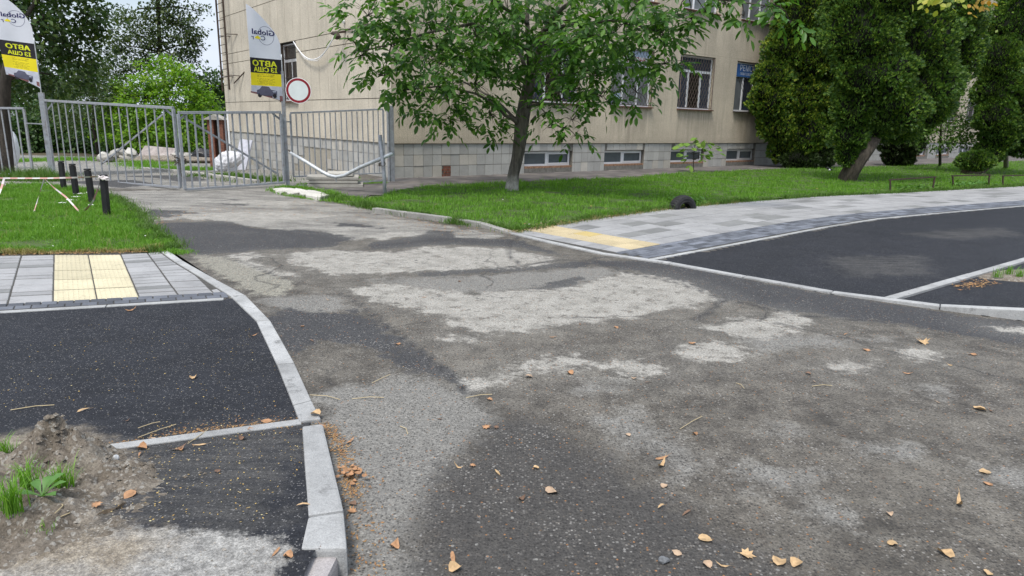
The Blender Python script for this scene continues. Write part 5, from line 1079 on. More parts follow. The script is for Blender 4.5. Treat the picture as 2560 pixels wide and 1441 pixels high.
b1 = np.array([[rs.uniform(-1.9, -.95), rs.uniform(2.35, 3.45)] for _ in range(420)]); b2 = np.array([[rs.uniform(-3.5, -1.4), rs.uniform(3.5, 5.2)] for _ in range(420)])
bb = np.vstack([b1, b2]); bb = bb[bb[:, 0] < np.interp(-bb[:, 1], [-6.1, -5.3, -4.36, -3.69, -3.2, -2.4], [-2.65, -2.15, -1.6, -1.28, -1.05, -.82])]
litter('fallen_seeds', bb, np.array([zm(*p) for p in bb]), .0022, .006, M_SEED, 3, .9)
c_ = rs.uniform([-1.0, 1.9], [4.2, 8.0], (2600, 2)); c_ = c_[(c_[:, 0] > np.interp(-c_[:, 1], [-8, -6.1, -4.36, -3.5, -2.2], [-3.9, -2.4, -1.4, -1.0, -.5])+.05)]; litter('leaf_crumbs', c_, np.zeros(len(c_)), .002, .0065, M_BITS, 5)
lw = along(G2([(1275,583),(1340,570),(1500,546),(1700,519)]), 900, .12); litter('leaf_litter', lw, np.full(len(lw), .03), .008, .03, leafbits('dry_verge_litter', (.33, .25, .15), (.22, .12, .06), (.42, .36, .26)), 6)
lw = along(G2([(0,640),(200,637),(395,632)]), 350, .05); litter('leaf_litter', lw, np.full(len(lw), .02), .006, .022, M_BITS, 7)
dr = rs.uniform(0, 1, (900, 1)); dp = np.vstack([along(G2([(360,560),(560,520),(900,540),(1250,585)]), 700, .35), along(G2([(700,500),(1000,540),(1150,580)]), 300, .2)]); litter('leaf_crumbs', dp, np.zeros(len(dp)), .006, .022, M_BITS, 9)
m = MB()
for (x0, y0, x1, y1) in ((775,990,850,1003),(25,1018,135,1007),(345,1100,440,1060),(965-620,1070,400,1052),(1700,1075,1755,1045),(930,960,975,940),(1165,997,1230,990),(110,1385,185,1350),(150,1365,165,1330),(1000,1068,1020,1090),(470,1118,520,1075),(1840,960,1860,975),(2030,968,2080,968),(880,1000,960,998)):
    a, b = G(x0, y0, .03 if x0 < 700 else 0), G(x1, y1, .03 if x0 < 700 else 0); za_, zb_ = (mz(a[0], a[1]), mz(b[0], b[1])) if x0 < 700 else (0, 0); a[2] = za_+.006; b[2] = zb_+.010; mid_ = (a+b)/2+np.array([.01, .012, .004]); m.tube([a, mid_, b], .0022, 4)
tag(m.build('straw', simple('straw', (.42, .34, .20), .8)), kind='stuff')
# ------------------------------------------------------------------ lawns
M_GRASS = leafmat('grass_blades', (.085, .20, .018), (.13, .29, .026), (.21, .38, .05), .35, .55); M_GRASSD = leafmat('grass_weeds', (.05, .115, .014), (.075, .16, .018), (.13, .20, .045), .3, .55); M_CLOV = leafmat('clover', (.05, .13, .02), (.08, .19, .03), (.12, .24, .05), .3, .6)
M_STRAW = leafmat('dry_grass', (.25, .20, .09), (.35, .28, .13), (.20, .20, .06), .3, .7)
LL = list(G2([(-420,641),(0,637),(395,630),(425,622),(395,600),(372,580),(345,552),(312,522),(285,500),(240,482),(135,468),(60,466),(-200,466),(-700,470)])); LL = [np.array(p) for p in LL]
LR = list(G2([(882,512),(925,523),(1010,538),(1070,545),(1120,558),(1200,568),(1290,583)]))+[p_ for p_ in TOP[1:]]+[[44, 38.5], [56, 46.], [60, 52.]]+list(G2([(2560,404),(2438,408),(2205,418),(2089,420),(1933,425),(1700,435),(1566,447),(1419,453),(1100,466),(1010,478),(960,489)]))
LR = [np.array(p) for p in LR]
def lawn(name, poly, step=.12, z=.025):
    poly = np.array(poly); lo, hi = poly.min(0), poly.max(0); P_, V, F = grid(np.arange(lo[0], hi[0]+step, step), np.arange(lo[1], hi[1]+step, step), lambda P: ground(P[:, 0], P[:, 1])+z+.015*snoise(P, 1.3, 6)+.0)
    V2, F2, u = keep(V, F, inpoly(V[F].mean(1)[:, :2], poly)); return tag(link(name, np_mesh(name, V2, F2, M_LAWN, smooth=True)), kind='structure')
lawn('left_lawn', LL); lawn('right_lawn', LR, .12)
def blades(name, pts, zs, h, w, mat, seed=0, lean=.35, segs=2, kind='stuff'):
    r = np.random.default_rng(seed); n = len(pts); h = h*r.uniform(.55, 1.25, n); a = r.uniform(0, 6.28, n); wd = w*r.uniform(.6, 1.2, n)*.5; b = r.uniform(0, 6.28, n); l = lean*h*r.uniform(.2, 1.4, n)
    dx, dy = np.cos(b)*l, np.sin(b)*l; ux, uy = np.cos(a)*wd, np.sin(a)*wd; x, y = pts[:, 0], pts[:, 1]
    if segs == 1:
        V = np.stack([np.stack([x-ux, y-uy, zs], 1), np.stack([x+ux, y+uy, zs], 1), np.stack([x+dx, y+dy, zs+h], 1)], 1).reshape(-1, 3); F = np.arange(3*n).reshape(n, 3); return np_mesh(name, V, F, mat)
    V = np.stack([np.stack([x-ux, y-uy, zs], 1), np.stack([x+ux, y+uy, zs], 1), np.stack([x+dx*.35+ux*.8, y+dy*.35+uy*.8, zs+h*.6], 1), np.stack([x+dx*.35-ux*.8, y+dy*.35-uy*.8, zs+h*.6], 1), np.stack([x+dx*1.2, y+dy*1.2, zs+h*(1-.25*lean)], 1)], 1).reshape(-1, 3)
    i = np.arange(n)*5; F = np.concatenate([np.stack([i, i+1, i+2], 1), np.stack([i, i+2, i+3], 1), np.stack([i+3, i+2, i+4], 1)]); return np_mesh(name, V, F, mat)
def grass(name, pts, h, w, mat, seed=0, lean=.4, segs=2, label=None):
    zs = ground(pts[:, 0], pts[:, 1])+.01; hm = h*(1+.28*snoise(pts, 1.1, seed+50)+.18*snoise(pts, .35, seed+51)); return tag(link(name, blades(name, pts, zs, hm, w, mat, seed, lean, segs)), kind='stuff')
p = sample_poly(LL, 150000); p = p[p[:, 0] > -15]; grass('grass', p, .085, .007, M_GRASS, 1)
p = sample_poly(LR, 520000, np.random.default_rng(3)); d = np.hypot(p[:, 0], p[:, 1]); keep_ = RNG.random(len(p)) < np.clip((15/np.maximum(d, 10))**1.7, 0, 1); vis = np.abs(p[:, 0])/p[:, 1] < .85; bare = (snoise(p, 1.6, 91) > 1.5) & (RNG.random(len(p)) < .4); p = p[keep_ & vis & ~bare]; kv = [G2([(1040,546),(1115,557)]), G2([(1190,567),(1275,586)])]; p = p[np.minimum(lineD(p, kv[0]), lineD(p, kv[1])) > .13]; d = np.hypot(p[:, 0], p[:, 1])
grass('grass', p[d < 18], .085, .010, M_GRASS, 2); grass('grass', p[d >= 18], .085, .020, M_GRASS, 3, segs=1)
# extra dense fringe and weeds near the edges
pe = np.vstack([along(LR[:7], 8000, .10), along(resample(TOP[:7], .5), 16000, .07)]); pe = pe[inpoly(pe, LR) | ((rs.random(len(pe)) < .35) )]; kd_ = np.minimum(lineD(pe, kv[0]), lineD(pe, kv[1])); pe = pe[(kd_ > .12) | (rs.random(len(pe)) < .12)]; grass('grass', pe, .10, .008, M_GRASSD, 4, .7)
pe = along([np.array([LL[2][0]-6, LL[2][1]-1.])+0]+LL[2:10], 6000, .06); pe = along(LL[2:10], 7000, .09); grass('grass', pe, .09, .007, M_GRASSD, 5, .7)
pe = along(LL[1:3], 1500, .05); grass('dry_grass', pe, .07, .006, M_STRAW, 6, 1.0); pe = along(resample(TOP[:4], .5), 1600, .08); grass('dry_grass', pe, .06, .006, M_STRAW, 7, 1.2)
p = sample_poly(LL, 2200, np.random.default_rng(5)); grass('dry_grass', p, .13, .003, M_STRAW, 8, .6)
pf = along(G2([(-300,452),(0,452),(60,450),(130,455)]), 7000, .28); grass('tall_weeds', pf, .26, .012, M_GRASSD, 9, .5)
pf = along(G2([(380,556),(330,520),(280,495)]), 900, .10); grass('grass', pf, .07, .008, M_GRASSD, 11, .8)
pf = along(G2([(395,600),(420,628),(460,636)]), 1600, .07); grass('grass', pf, .05, .006, M_GRASS, 12, .8)
# verges behind the gate and round the slabs
for k_, (L_, n_, w_, h_) in enumerate(((G2([(-100,410),(60,404),(180,400),(300,402),(420,412)]), 9000, .5, .14), (G2([(330,410),(430,420),(520,425)]), 9000, .5, .10), (G2([(520,440),(600,448),(680,455)]), 3500, .35, .10), (G2([(700,474),(740,474),(800,480),(860,498),(900,508)]), 2600, .12, .08), (G2([(820,492),(850,500),(885,505)]), 1500, .16, .08), (G2([(745,466),(860,464),(960,460)]), 900, .06, .09), (G2([(670,478),(720,492),(800,503),(880,512)]), 700, .05, .06), (G2([(2440,418),(2560,414)]), 300, .1, .1))):
    grass('grass', along(L_, n_, w_), h_, .010 if k_ > 2 else .016, M_GRASSD if k_ in (2, 4) else M_GRASS, 20+k_, .5)
def leafy_patch(name, pts, h, size, mat, seed):   # low broad leaves (clover, plantain)
    r = np.random.default_rng(seed); n = len(pts); a = r.uniform(0, 6.28, n); s = size*r.uniform(.6, 1.3, n); z = ground(pts[:, 0], pts[:, 1])+h*r.uniform(.3, 1, n); t1, t2 = r.normal(0, .35, n), r.normal(0, .35, n); o = np.array([(-1, 0), (-.3, .55), (.6, .45), (1, 0), (.6, -.45), (-.3, -.55)])
    X = o[:, 0][None]*s[:, None]; Y = o[:, 1][None]*s[:, None]; ca, sa = np.cos(a)[:, None], np.sin(a)[:, None]; V = np.stack([pts[:, 0, None]+X*ca-Y*sa, pts[:, 1, None]+X*sa+Y*ca, z[:, None]+X*t1[:, None]+Y*t2[:, None]], 2).reshape(-1, 3); return tag(link(name, np_mesh(name, V, np.arange(6*n).reshape(n, 6), mat)), kind='stuff')
pc = sample_poly(LR, 60000, np.random.default_rng(9)); pc = pc[(snoise(pc, 1.5, 9) > .5) & (np.hypot(pc[:, 0], pc[:, 1]) < 26)]; leafy_patch('clover', pc, .085, .016, M_CLOV, 1)
pc = sample_poly(LL, 14000, np.random.default_rng(10)); pc = pc[(snoise(pc, 1.2, 10) > .6)]; leafy_patch('clover', pc, .07, .014, M_CLOV, 2)
pc = np.vstack([along(G2([(2240,478),(2330,474)]), 160, .15), along(G2([(2380,468),(2470,464)]), 160, .15), along(G2([(1690,512),(1740,512)]), 120, .10), along(G2([(860,458),(900,456)]), 40, .1)]); leafy_patch('broad_weeds', pc, .14, .055, M_CLOV, 3)
M_WFL = simple('white_flower', (.75, .76, .7), .7, 0, .05)
pw = np.vstack([sample_poly(LR, 260, np.random.default_rng(14)), sample_poly(LL, 40, np.random.default_rng(15))]); o = leafy_patch('clover_flowers', pw, .11, .011, M_WFL, 5)
for k_, (a, b, lab) in enumerate(((190, 492, 'lowest white yarrow head by the black bollards'), (200, 484, 'white yarrow head right of the second bollard'), (222, 482, 'white yarrow head beside the nearest bollard'), (176, 500, 'white yarrow head at the foot of the third bollard'), (226, 512, 'white yarrow head low beside the taped bollard'), (156, 507, 'white yarrow head left of the bollards in the grass'))):
    c = D(a, b, G(a, b+28)[1]); t = empty('yarrow', (c[0], c[1], 0)); tag(t, lab, 'flower', 'white yarrow flowers by the bollards'); MB().tube([(c[0], c[1], 0), c], .003, 4).build('stem', M_GRASSD, t, root=t); pts = c[None]+np.random.default_rng(k_).normal(0, [.03, .03, .004], (22, 3)); m = MB()
    for q in pts: m.add([q+[.009, 0, 0], q+[0, .009, 0], q-[.009, 0, 0], q-[0, .009, 0], q+[0, 0, .004]], [(0, 1, 4), (1, 2, 4), (2, 3, 4), (3, 0, 4)])
    m.build('flower_head', M_WFL, t, root=t)
# plants on the mound
def tuft(name, c, n, h, w, label, seed, mat=None):
    r = np.random.default_rng(seed); m = MB()
    for k_ in range(n):
        a = r.uniform(0, 6.28); hh_ = h*r.uniform(.5, 1.15); l = hh_*r.uniform(.1, .75); b = c+np.array([r.normal(0, .022), r.normal(0, .018), 0]); u = np.array([-math.sin(a), math.cos(a), 0])*w*.5*r.uniform(.6, 1.2); dv = np.array([math.cos(a), math.sin(a), 0]); P_ = [b+dv*l*f*f+UP*hh_*(f-.22*f*f*f) for f in (0, .35, .7, 1.)]
        m.add([P_[0]-u, P_[0]+u, P_[1]-u*.9, P_[1]+u*.9, P_[2]-u*.6, P_[2]+u*.6, P_[3]], [(0, 1, 3, 2), (2, 3, 5, 4), (4, 5, 6)])
    return tag(m.build(name, mat or M_GRASS), label, 'grass tuft')
def mp(px_, py_, z=.1): q = G(px_, py_, z); return np.array([q[0], q[1], mz(q[0], q[1])-.006])
tuft('grass_tuft', mp(40, 1320), 120, .18, .0045, 'tall grass tuft at the left edge of the dirt mound', 1); tuft('grass_tuft', mp(160, 1235), 110, .14, .004, 'grass tuft behind the broad-leaved weed on the mound', 2); tuft('grass_tuft', mp(15, 1140), 80, .14, .004, 'grass tuft at the far left of the mound beside the path', 3); tuft('grass_tuft', mp(75, 1255), 90, .15, .004, 'middle grass tuft on the mound, left of the broad-leaved weed', 4)
tuft('grass_tuft', mp(110, 1350), 22, .05, .003, 'short pale grass tuft in front of the mound', 6)
M_DAND = leafmat('dandelion', (.07, .17, .04), (.10, .22, .05), (.13, .26, .07), .3, .5)
t = empty('broad_leaved_weed', tuple(mp(112, 1288))); tag(t, 'broad-leaved green weed growing on the near side of the mound', 'weed')
c = mp(112, 1288)
for k_, (a, L_, up_) in enumerate(((.5, .085, .9), (1.0, .09, 1.2), (2.4, .08, .9), (-.3, .075, .5), (3.3, .09, .5), (1.6, .07, 1.3))):
    dv = np.array([math.cos(a), math.sin(a), 0]); u = np.array([-math.sin(a), math.cos(a), 0]); m = MB(); V = []
    for f, w_ in ((0, .002), (.18, .004), (.35, .009), (.55, .015), (.75, .016), (.9, .009), (1., .001)):
        q = c+dv*L_*f+UP*L_*up_*(f-.45*f*f*f)+UP*.006; V += [q-u*w_*(1+.25*math.sin(f*30))+UP*.004, q, q+u*w_*(1+.25*math.sin(f*27))+UP*.004]
    F = []
    for j in range(6): F += [(3*j, 3*j+1, 3*j+4, 3*j+3), (3*j+1, 3*j+2, 3*j+5, 3*j+4)]
    m.add(V, F); m.build('leaf', M_DAND, t, root=t, smooth=True)
# tufts on the right median
mdp = G2([(2440,722),(2480,695),(2600,672),(2700,690),(2600,722)]); m = MB(); q = mdp.mean(0); o = blob('median_soil', M_DIRT, (float(q[0]+.45), float(q[1]+.12), .0), (.85, .42, .05), 5, .2, 3); tag(o, kind='stuff')
for k_, (a, b) in enumerate(((2490, 700), (2520, 694), (2545, 700))): q = G(a, b); tuft('grass_tuft', np.array([q[0], q[1], .03]), 40, .16, .006, ['leftmost grass tuft on the gravelly median at the right edge', 'middle grass tuft on the gravelly median at the right edge', 'rightmost grass tuft on the gravelly median at the right edge'][k_], 30+k_)
lw = along(G2([(2400,722),(2440,712),(2470,705)]), 160, .06); litter('leaf_litter', lw, np.full(len(lw), .012), .010, .028, M_BITS, 12)
lw = sample_poly(LR, 500, np.random.default_rng(71)); lw = lw[np.hypot(lw[:, 0], lw[:, 1]) < 24]; litter('lawn_litter', lw, np.full(len(lw), .07), .015, .035, M_BITS, 31); lw = sample_poly(LL, 120, np.random.default_rng(72)); litter('lawn_litter', lw, np.full(len(lw), .06), .012, .03, M_BITS, 32)
# ------------------------------------------------------------------ trees
def fnormal(r, n): v = r.normal(size=(n, 3)); return v/np.linalg.norm(v, axis=1)[:, None]
def frame(a):                       # orthonormal frame with given first axis, arrays
    ref = np.where(np.abs(a[:, 2:3]) < .9, np.array([[0, 0, 1.]]), np.array([[1., 0, 0]])); b = np.cross(a, ref); b /= np.linalg.norm(b, axis=1)[:, None]; return b, np.cross(a, b)
def leafmesh(name, C, A, N, L, W, mat, fold=.25, shape='hex'):
    """leaves at C along A with normal N"""
    S = np.cross(N, A); S /= np.linalg.norm(S, axis=1)[:, None]+1e-9; N = np.cross(A, S); L = L[:, None]; W = W[:, None]; n = len(C)
    if shape == 'quad': V = np.stack([C, C+A*L*.5+S*W*.5+N*W*fold, C+A*L, C+A*L*.5-S*W*.5+N*W*fold], 1).reshape(-1, 3); F = np.arange(4*n).reshape(n, 4); return np_mesh(name, V, F, mat)
    dr = -UP[None]*L*.08
    V = np.stack([C, C+A*L*.30+S*W*.42+N*W*fold*.8, C+A*L*.68+S*W*.44+N*W*fold*.8+dr*.5, C+A*L+dr, C+A*L*.68-S*W*.44+N*W*fold*.8+dr*.5, C+A*L*.30-S*W*.42+N*W*fold*.8], 1).reshape(-1, 3)
    i = np.arange(n)*6; F = np.concatenate([np.stack([i, i+1, i+2, i+3], 1), np.stack([i, i+3, i+4, i+5], 1)]); return np_mesh(name, V, F, mat)
def barkmat(name, c, wash=None, sc=1.):
    t = NT(name); P_ = t.pos(); n = t.noise(14*sc, 6, .7, t.map(P_, (1, 1, .22))); f = t.noise(60*sc, 4, .7, t.map(P_, (1, 1, .5))); col = t.ramp(n, (.3, tuple(q*.4 for q in c)), (.5, c), (.72, tuple(min(1, q*1.7) for q in c)))
    if wash is not None:
        z = t.n.new('ShaderNodeSeparateXYZ'); t.l.new(P_, z.inputs[0]); k_ = t.rng(t.math('ADD', z.outputs[2], t.math('MULTIPLY', t.noise(4, 5, .7), .9)), wash, wash+.28, .85, 0); col = t.mix(k_, col, t.ramp(n, (.3, (.22, .205, .17)), (.6, (.46, .44, .38))))
    t.bump(t.math('ADD', n, f), .8, .03); return t.fin(col, .9)
M_BARK = barkmat('walnut_bark', (.125, .11, .09), .62); M_BARKD = barkmat('dark_bark', (.045, .038, .030)); M_BARKT = barkmat('thuja_bark', (.12, .095, .075))
def ctr(px_, py_, dist): return D(px_, py_, dist)
def pxm(px_, py_, dist): q = ray(px_, py_); return dist/q[1]*1.0   # metres per photo pixel
# walnut
r = np.random.default_rng(42); Y0 = 16.9
tree = empty('walnut_tree', tuple(G(1280, 477))); tag(tree, 'leafy walnut tree with pale-based leaning trunk on the right lawn', 'tree')
tb = G(1278, 480); trunk = [tb-UP*.15, tb, D(1283, 440, Y0), D(1294, 390, Y0), D(1301, 340, Y0), D(1304, 310, Y0), D(1313, 262, Y0), D(1322, 215, Y0), D(1327, 180, Y0)]
m = MB(); m.bole(trunk, [.155, .145, .130, .138, .155, .168, .165, .145, .125], 26, .05, 60, 1, .25)
brs = [([D(1327, 185, Y0), D(1322, 120, 16.8), D(1318, 60, 16.8), D(1320, -40, 16.9), D(1310, -160, 17)], .085), ([D(1326, 190, Y0), D(1345, 140, 16.8), D(1358, 80, 16.6), D(1390, 35, 16.4), D(1470, -30, 16.2), D(1600, -110, 16.0)], .095),
  ([D(1324, 200, Y0), D(1306, 150, 17.1), D(1292, 110, 17.3), D(1280, 60, 17.4), D(1250, -40, 17.6)], .06), ([D(1303, 318, Y0), D(1285, 300, 16.75), D(1262, 288, 16.6), D(1240, 262, 16.5), D(1190, 235, 16.3), D(1110, 215, 16.0), D(1020, 225, 15.7)], .06),
  ([D(1318, 240, Y0), D(1350, 215, 16.6), D(1400, 190, 16.2), D(1480, 175, 15.8), D(1560, 165, 15.5)], .045), ([D(1310, 270, Y0), D(1345, 262, 16.4), D(1375, 235, 16.0), D(1440, 222, 15.6), D(1520, 232, 15.3)], .04),
  ([D(1322, 130, 16.8), D(1270, 90, 16.3), D(1180, 60, 15.6), D(1080, 80, 15.0), D(980, 110, 14.6), D(900, 130, 14.4)], .05), ([D(1320, 60, 16.8), D(1230, 0, 16), D(1100, -30, 15), D(960, -20, 14.2)], .05),
  ([D(1360, 75, 16.6), D(1450, 60, 15.8), D(1560, 50, 15.0), D(1660, 90, 14.4)], .05), ([D(1470, -30, 16.2), D(1600, -40, 15.0), D(1720, -10, 14.2), D(1850, 5, 13.8), D(1950, 20, 13.6)], .04),
  ([D(1330, 160, 17), D(1400, 130, 18), D(1500, 110, 18.6)], .05), ([D(1290, 300, 16.9), D(1240, 250, 17.6), D(1150, 200, 18.2), D(1060, 170, 18.5)], .04), ([D(1345, 262, 16.4), D(1370, 290, 16.1), D(1400, 318, 15.9)], .018), ([D(1330,255,16.6), D(1400,262,16.1), D(1455,290,15.9)], .02)]
for P_, r0 in brs: m.tube(P_, list(np.linspace(r0, r0*.22, len(P_))), 8)
m.tube([D(1330, 305, 16.8), D(1336, 296, 16.72), D(1339, 290, 16.7)], [.05, .035, .02], 8)
# blobs of foliage: photo x, y, radius px, distance
WB = [(920,40,75,14.4),(985,120,80,14.6),(905,140,44,14.4),(960,190,50,14.9),(1010,225,46,15.3),(1060,60,95,14.8),(1100,160,95,15.2),(1080,250,70,15.8),(1130,300,50,16.1),(1190,90,100,15.6),(1190,210,85,16),(1225,290,50,16.3),(1270,30,100,15.9),(1270,150,85,16.2),(1250,330,30,16.6),(1380,60,90,15.8),(1400,160,80,16),(1400,250,60,15.8),(1430,300,42,15.8),(1375,320,28,15.9),(1440,340,26,15.9),(1480,90,95,15.2),(1490,190,70,15.5),(1500,240,50,15.3),(1560,60,90,14.8),(1570,150,70,15.2),(1590,230,45,15.4),(1640,80,70,14.4),(1660,160,42,14.6),(1690,40,55,14.1),(1320,-80,160,16),(1150,-80,150,15.2),(990,-60,120,14.4),(1500,-90,150,15),(1640,-60,110,14.3),(1760,-40,60,14),(1730,50,26,14.1),(1080,150,80,18.2),(1200,130,100,18.4),(1330,110,110,18.4),(1450,130,100,18.2),(1540,80,80,18),(1350,200,60,17.8),(1240,-20,130,18.5),(1420,-20,130,18.5),(870,100,28,14.3),(1150,240,45,17.5),
  (1810,12,28,13.7),(1860,40,22,13.6),(1905,20,30,13.5),(1950,30,24,13.4),(1975,60,16,13.4),(1800,-30,50,13.8),(1900,-40,60,13.5),(1765,30,18,14.)]
Cc, Aa, Nn, Ll, Ww = [], [], [], [], []; tw = MB()
for (bx, by, br_, bd) in WB:
    c = D(bx, by, bd); s = pxm(bx, by, bd); R_ = br_*s; dens = .8 if by > -20 else .42; nl = max(6, int(dens*4.1*br_*br_/420)); dirs = fnormal(r, nl); dirs[:, 2] = dirs[:, 2]*.8; rad = R_*r.uniform(.35, 1.08, nl)**.6; base = c+dirs*rad[:, None]*np.array([1, .9, .85])
    # twigs to a few clump hubs
    allb = [p_ for P_, _ in brs for p_ in P_[1:]]; hub = min(allb, key=lambda q: np.linalg.norm(np.array(q)-c))
    if by > -90: tw.tube([hub, (np.array(hub)+c)/2+UP*.08, c], [.016, .011, .006], 5)
    for k_ in range(min(14, nl)):
        if by > -90: tw.tube([c, (c+base[k_])/2+UP*.04, base[k_]], [.007, .004, .003], 4)
    for k_ in range(nl):
        o_ = dirs[k_].copy(); ax_ = o_*np.array([1, 1, .2])+r.normal(0, .35, 3)+np.array([0, 0, -.15]); ax_ /= np.linalg.norm(ax_); LR_ = r.uniform(.26, .42); nn_ = np.array([0, 0, 1.])+r.normal(0, .35, 3)+np.array([0, -.25, 0]); sd_ = np.cross(nn_, ax_); sd_ /= np.linalg.norm(sd_); nn_ = np.cross(ax_, sd_)
        npair = 3 if r.random() < .7 else 2
        for j in range(npair):
            f = .35+.55*j/npair; q = base[k_]+ax_*LR_*f-UP*.05*f*f
            for s_ in (-1, 1):
                a_ = ax_*.55+sd_*s_*.85-UP*r.uniform(.05, .55); a_ /= np.linalg.norm(a_); Cc.append(q); Aa.append(a_); Nn.append(nn_+r.normal(0, .15, 3)); l_ = r.uniform(.13, .185)*(.75+.22*j); Ll.append(l_); Ww.append(l_*r.uniform(.42, .5))
        a_ = ax_-UP*r.uniform(.1, .6); a_ /= np.linalg.norm(a_); Cc.append(base[k_]+ax_*LR_-UP*.05); Aa.append(a_); Nn.append(nn_); l_ = r.uniform(.17, .22); Ll.append(l_); Ww.append(l_*.46)
m.build('trunk', M_BARK, tree, root=tree, smooth=True); tw.build('twigs', M_BARKD, tree, root=tree)['kind'] = 'stuff'
M_WAL = leafmat('walnut_leaf', (.036, .10, .014), (.065, .165, .022), (.17, .31, .05), .40, .40)
Cw = np.array(Cc); me = leafmesh('crown', local(tree, Cw), np.array(Aa), np.array(Nn), np.array(Ll), np.array(Ww), M_WAL, .18); link('crown', me, tree)['kind'] = 'stuff'
# generic crowns made of many leaf clumps
def crown(blobs, n_per, L, W, r, shell=.72, drop=.3, clump=.28, up=.3, rz=1.):
    C, A, N, LL_, WW_ = [], [], [], [], []
    for (bx, by, rx, ry, bd) in blobs:
        c = D(bx, by, bd); s = pxm(bx, by, bd); R_ = np.array([rx*s, (rx+ry)/2*s*rz, ry*s]); area = rx*ry*s*s*3.3
        ncl = max(6, int(area/(clump*clump)*1.9)); d = fnormal(r, ncl); cc = c+d*R_*(r.uniform(shell, 1.05, ncl)[:, None]); nl = int(n_per*1.7)
        off = r.normal(0, clump*.55, (ncl, nl, 3))*np.array([1, 1, .55]); P_ = (cc[:, None]+off).reshape(-1, 3); dd_ = np.repeat(d, nl, 0); n = len(P_)
        a = dd_*.7+r.normal(0, .55, (n, 3))+np.array([0, 0, -drop]); a /= np.linalg.norm(a, axis=1)[:, None]; nn_ = dd_*.5+np.array([0, 0, up+.5])+r.normal(0, .4, (n, 3)); C.append(P_); A.append(a); N.append(nn_); LL_.append(L*r.uniform(.65, 1.25, n)); WW_.append(W*r.uniform(.7, 1.2, n))
    return np.concatenate(C), np.concatenate(A), np.concatenate(N), np.concatenate(LL_), np.concatenate(WW_)
def tree_(name, label, cat, base, blobs, n_per, L, W, mat, trunkpts, tr, bark, seed, limbs=6, **k):
    r = np.random.default_rng(seed); t = empty(name, tuple(base)); tag(t, label, cat); C, A, N, l_, w_ = crown(blobs, n_per, L, W, r, **k)
    link('crown', leafmesh('crown', local(t, C), A, N, l_, w_, mat, .15, 'quad'), t)['kind'] = 'stuff'
    m = MB(); m.tube(trunkpts, list(np.linspace(tr, tr*.45, len(trunkpts))), 8)
    for b_ in sorted(blobs, key=lambda b: -b[2])[:limbs]:
        c = D(b_[0], b_[1], b_[4]); q = min(trunkpts[1:], key=lambda p_: np.linalg.norm(np.array(p_)-c)); q = np.array(q); mid_ = (q+c)/2+np.array([r.normal(0, .2), 0, .2]); m.tube([q, mid_, c], [tr*.32, tr*.2, tr*.06], 5)
        for _ in range(5): e = c+r.normal(0, 1, 3)*b_[2]*pxm(*[b_[0], b_[1], b_[4]])*.55; m.tube([mid_*.3+c*.7, e], [tr*.08, tr*.02], 4)
    m.build('trunk', bark, t, root=t, smooth=True); return t
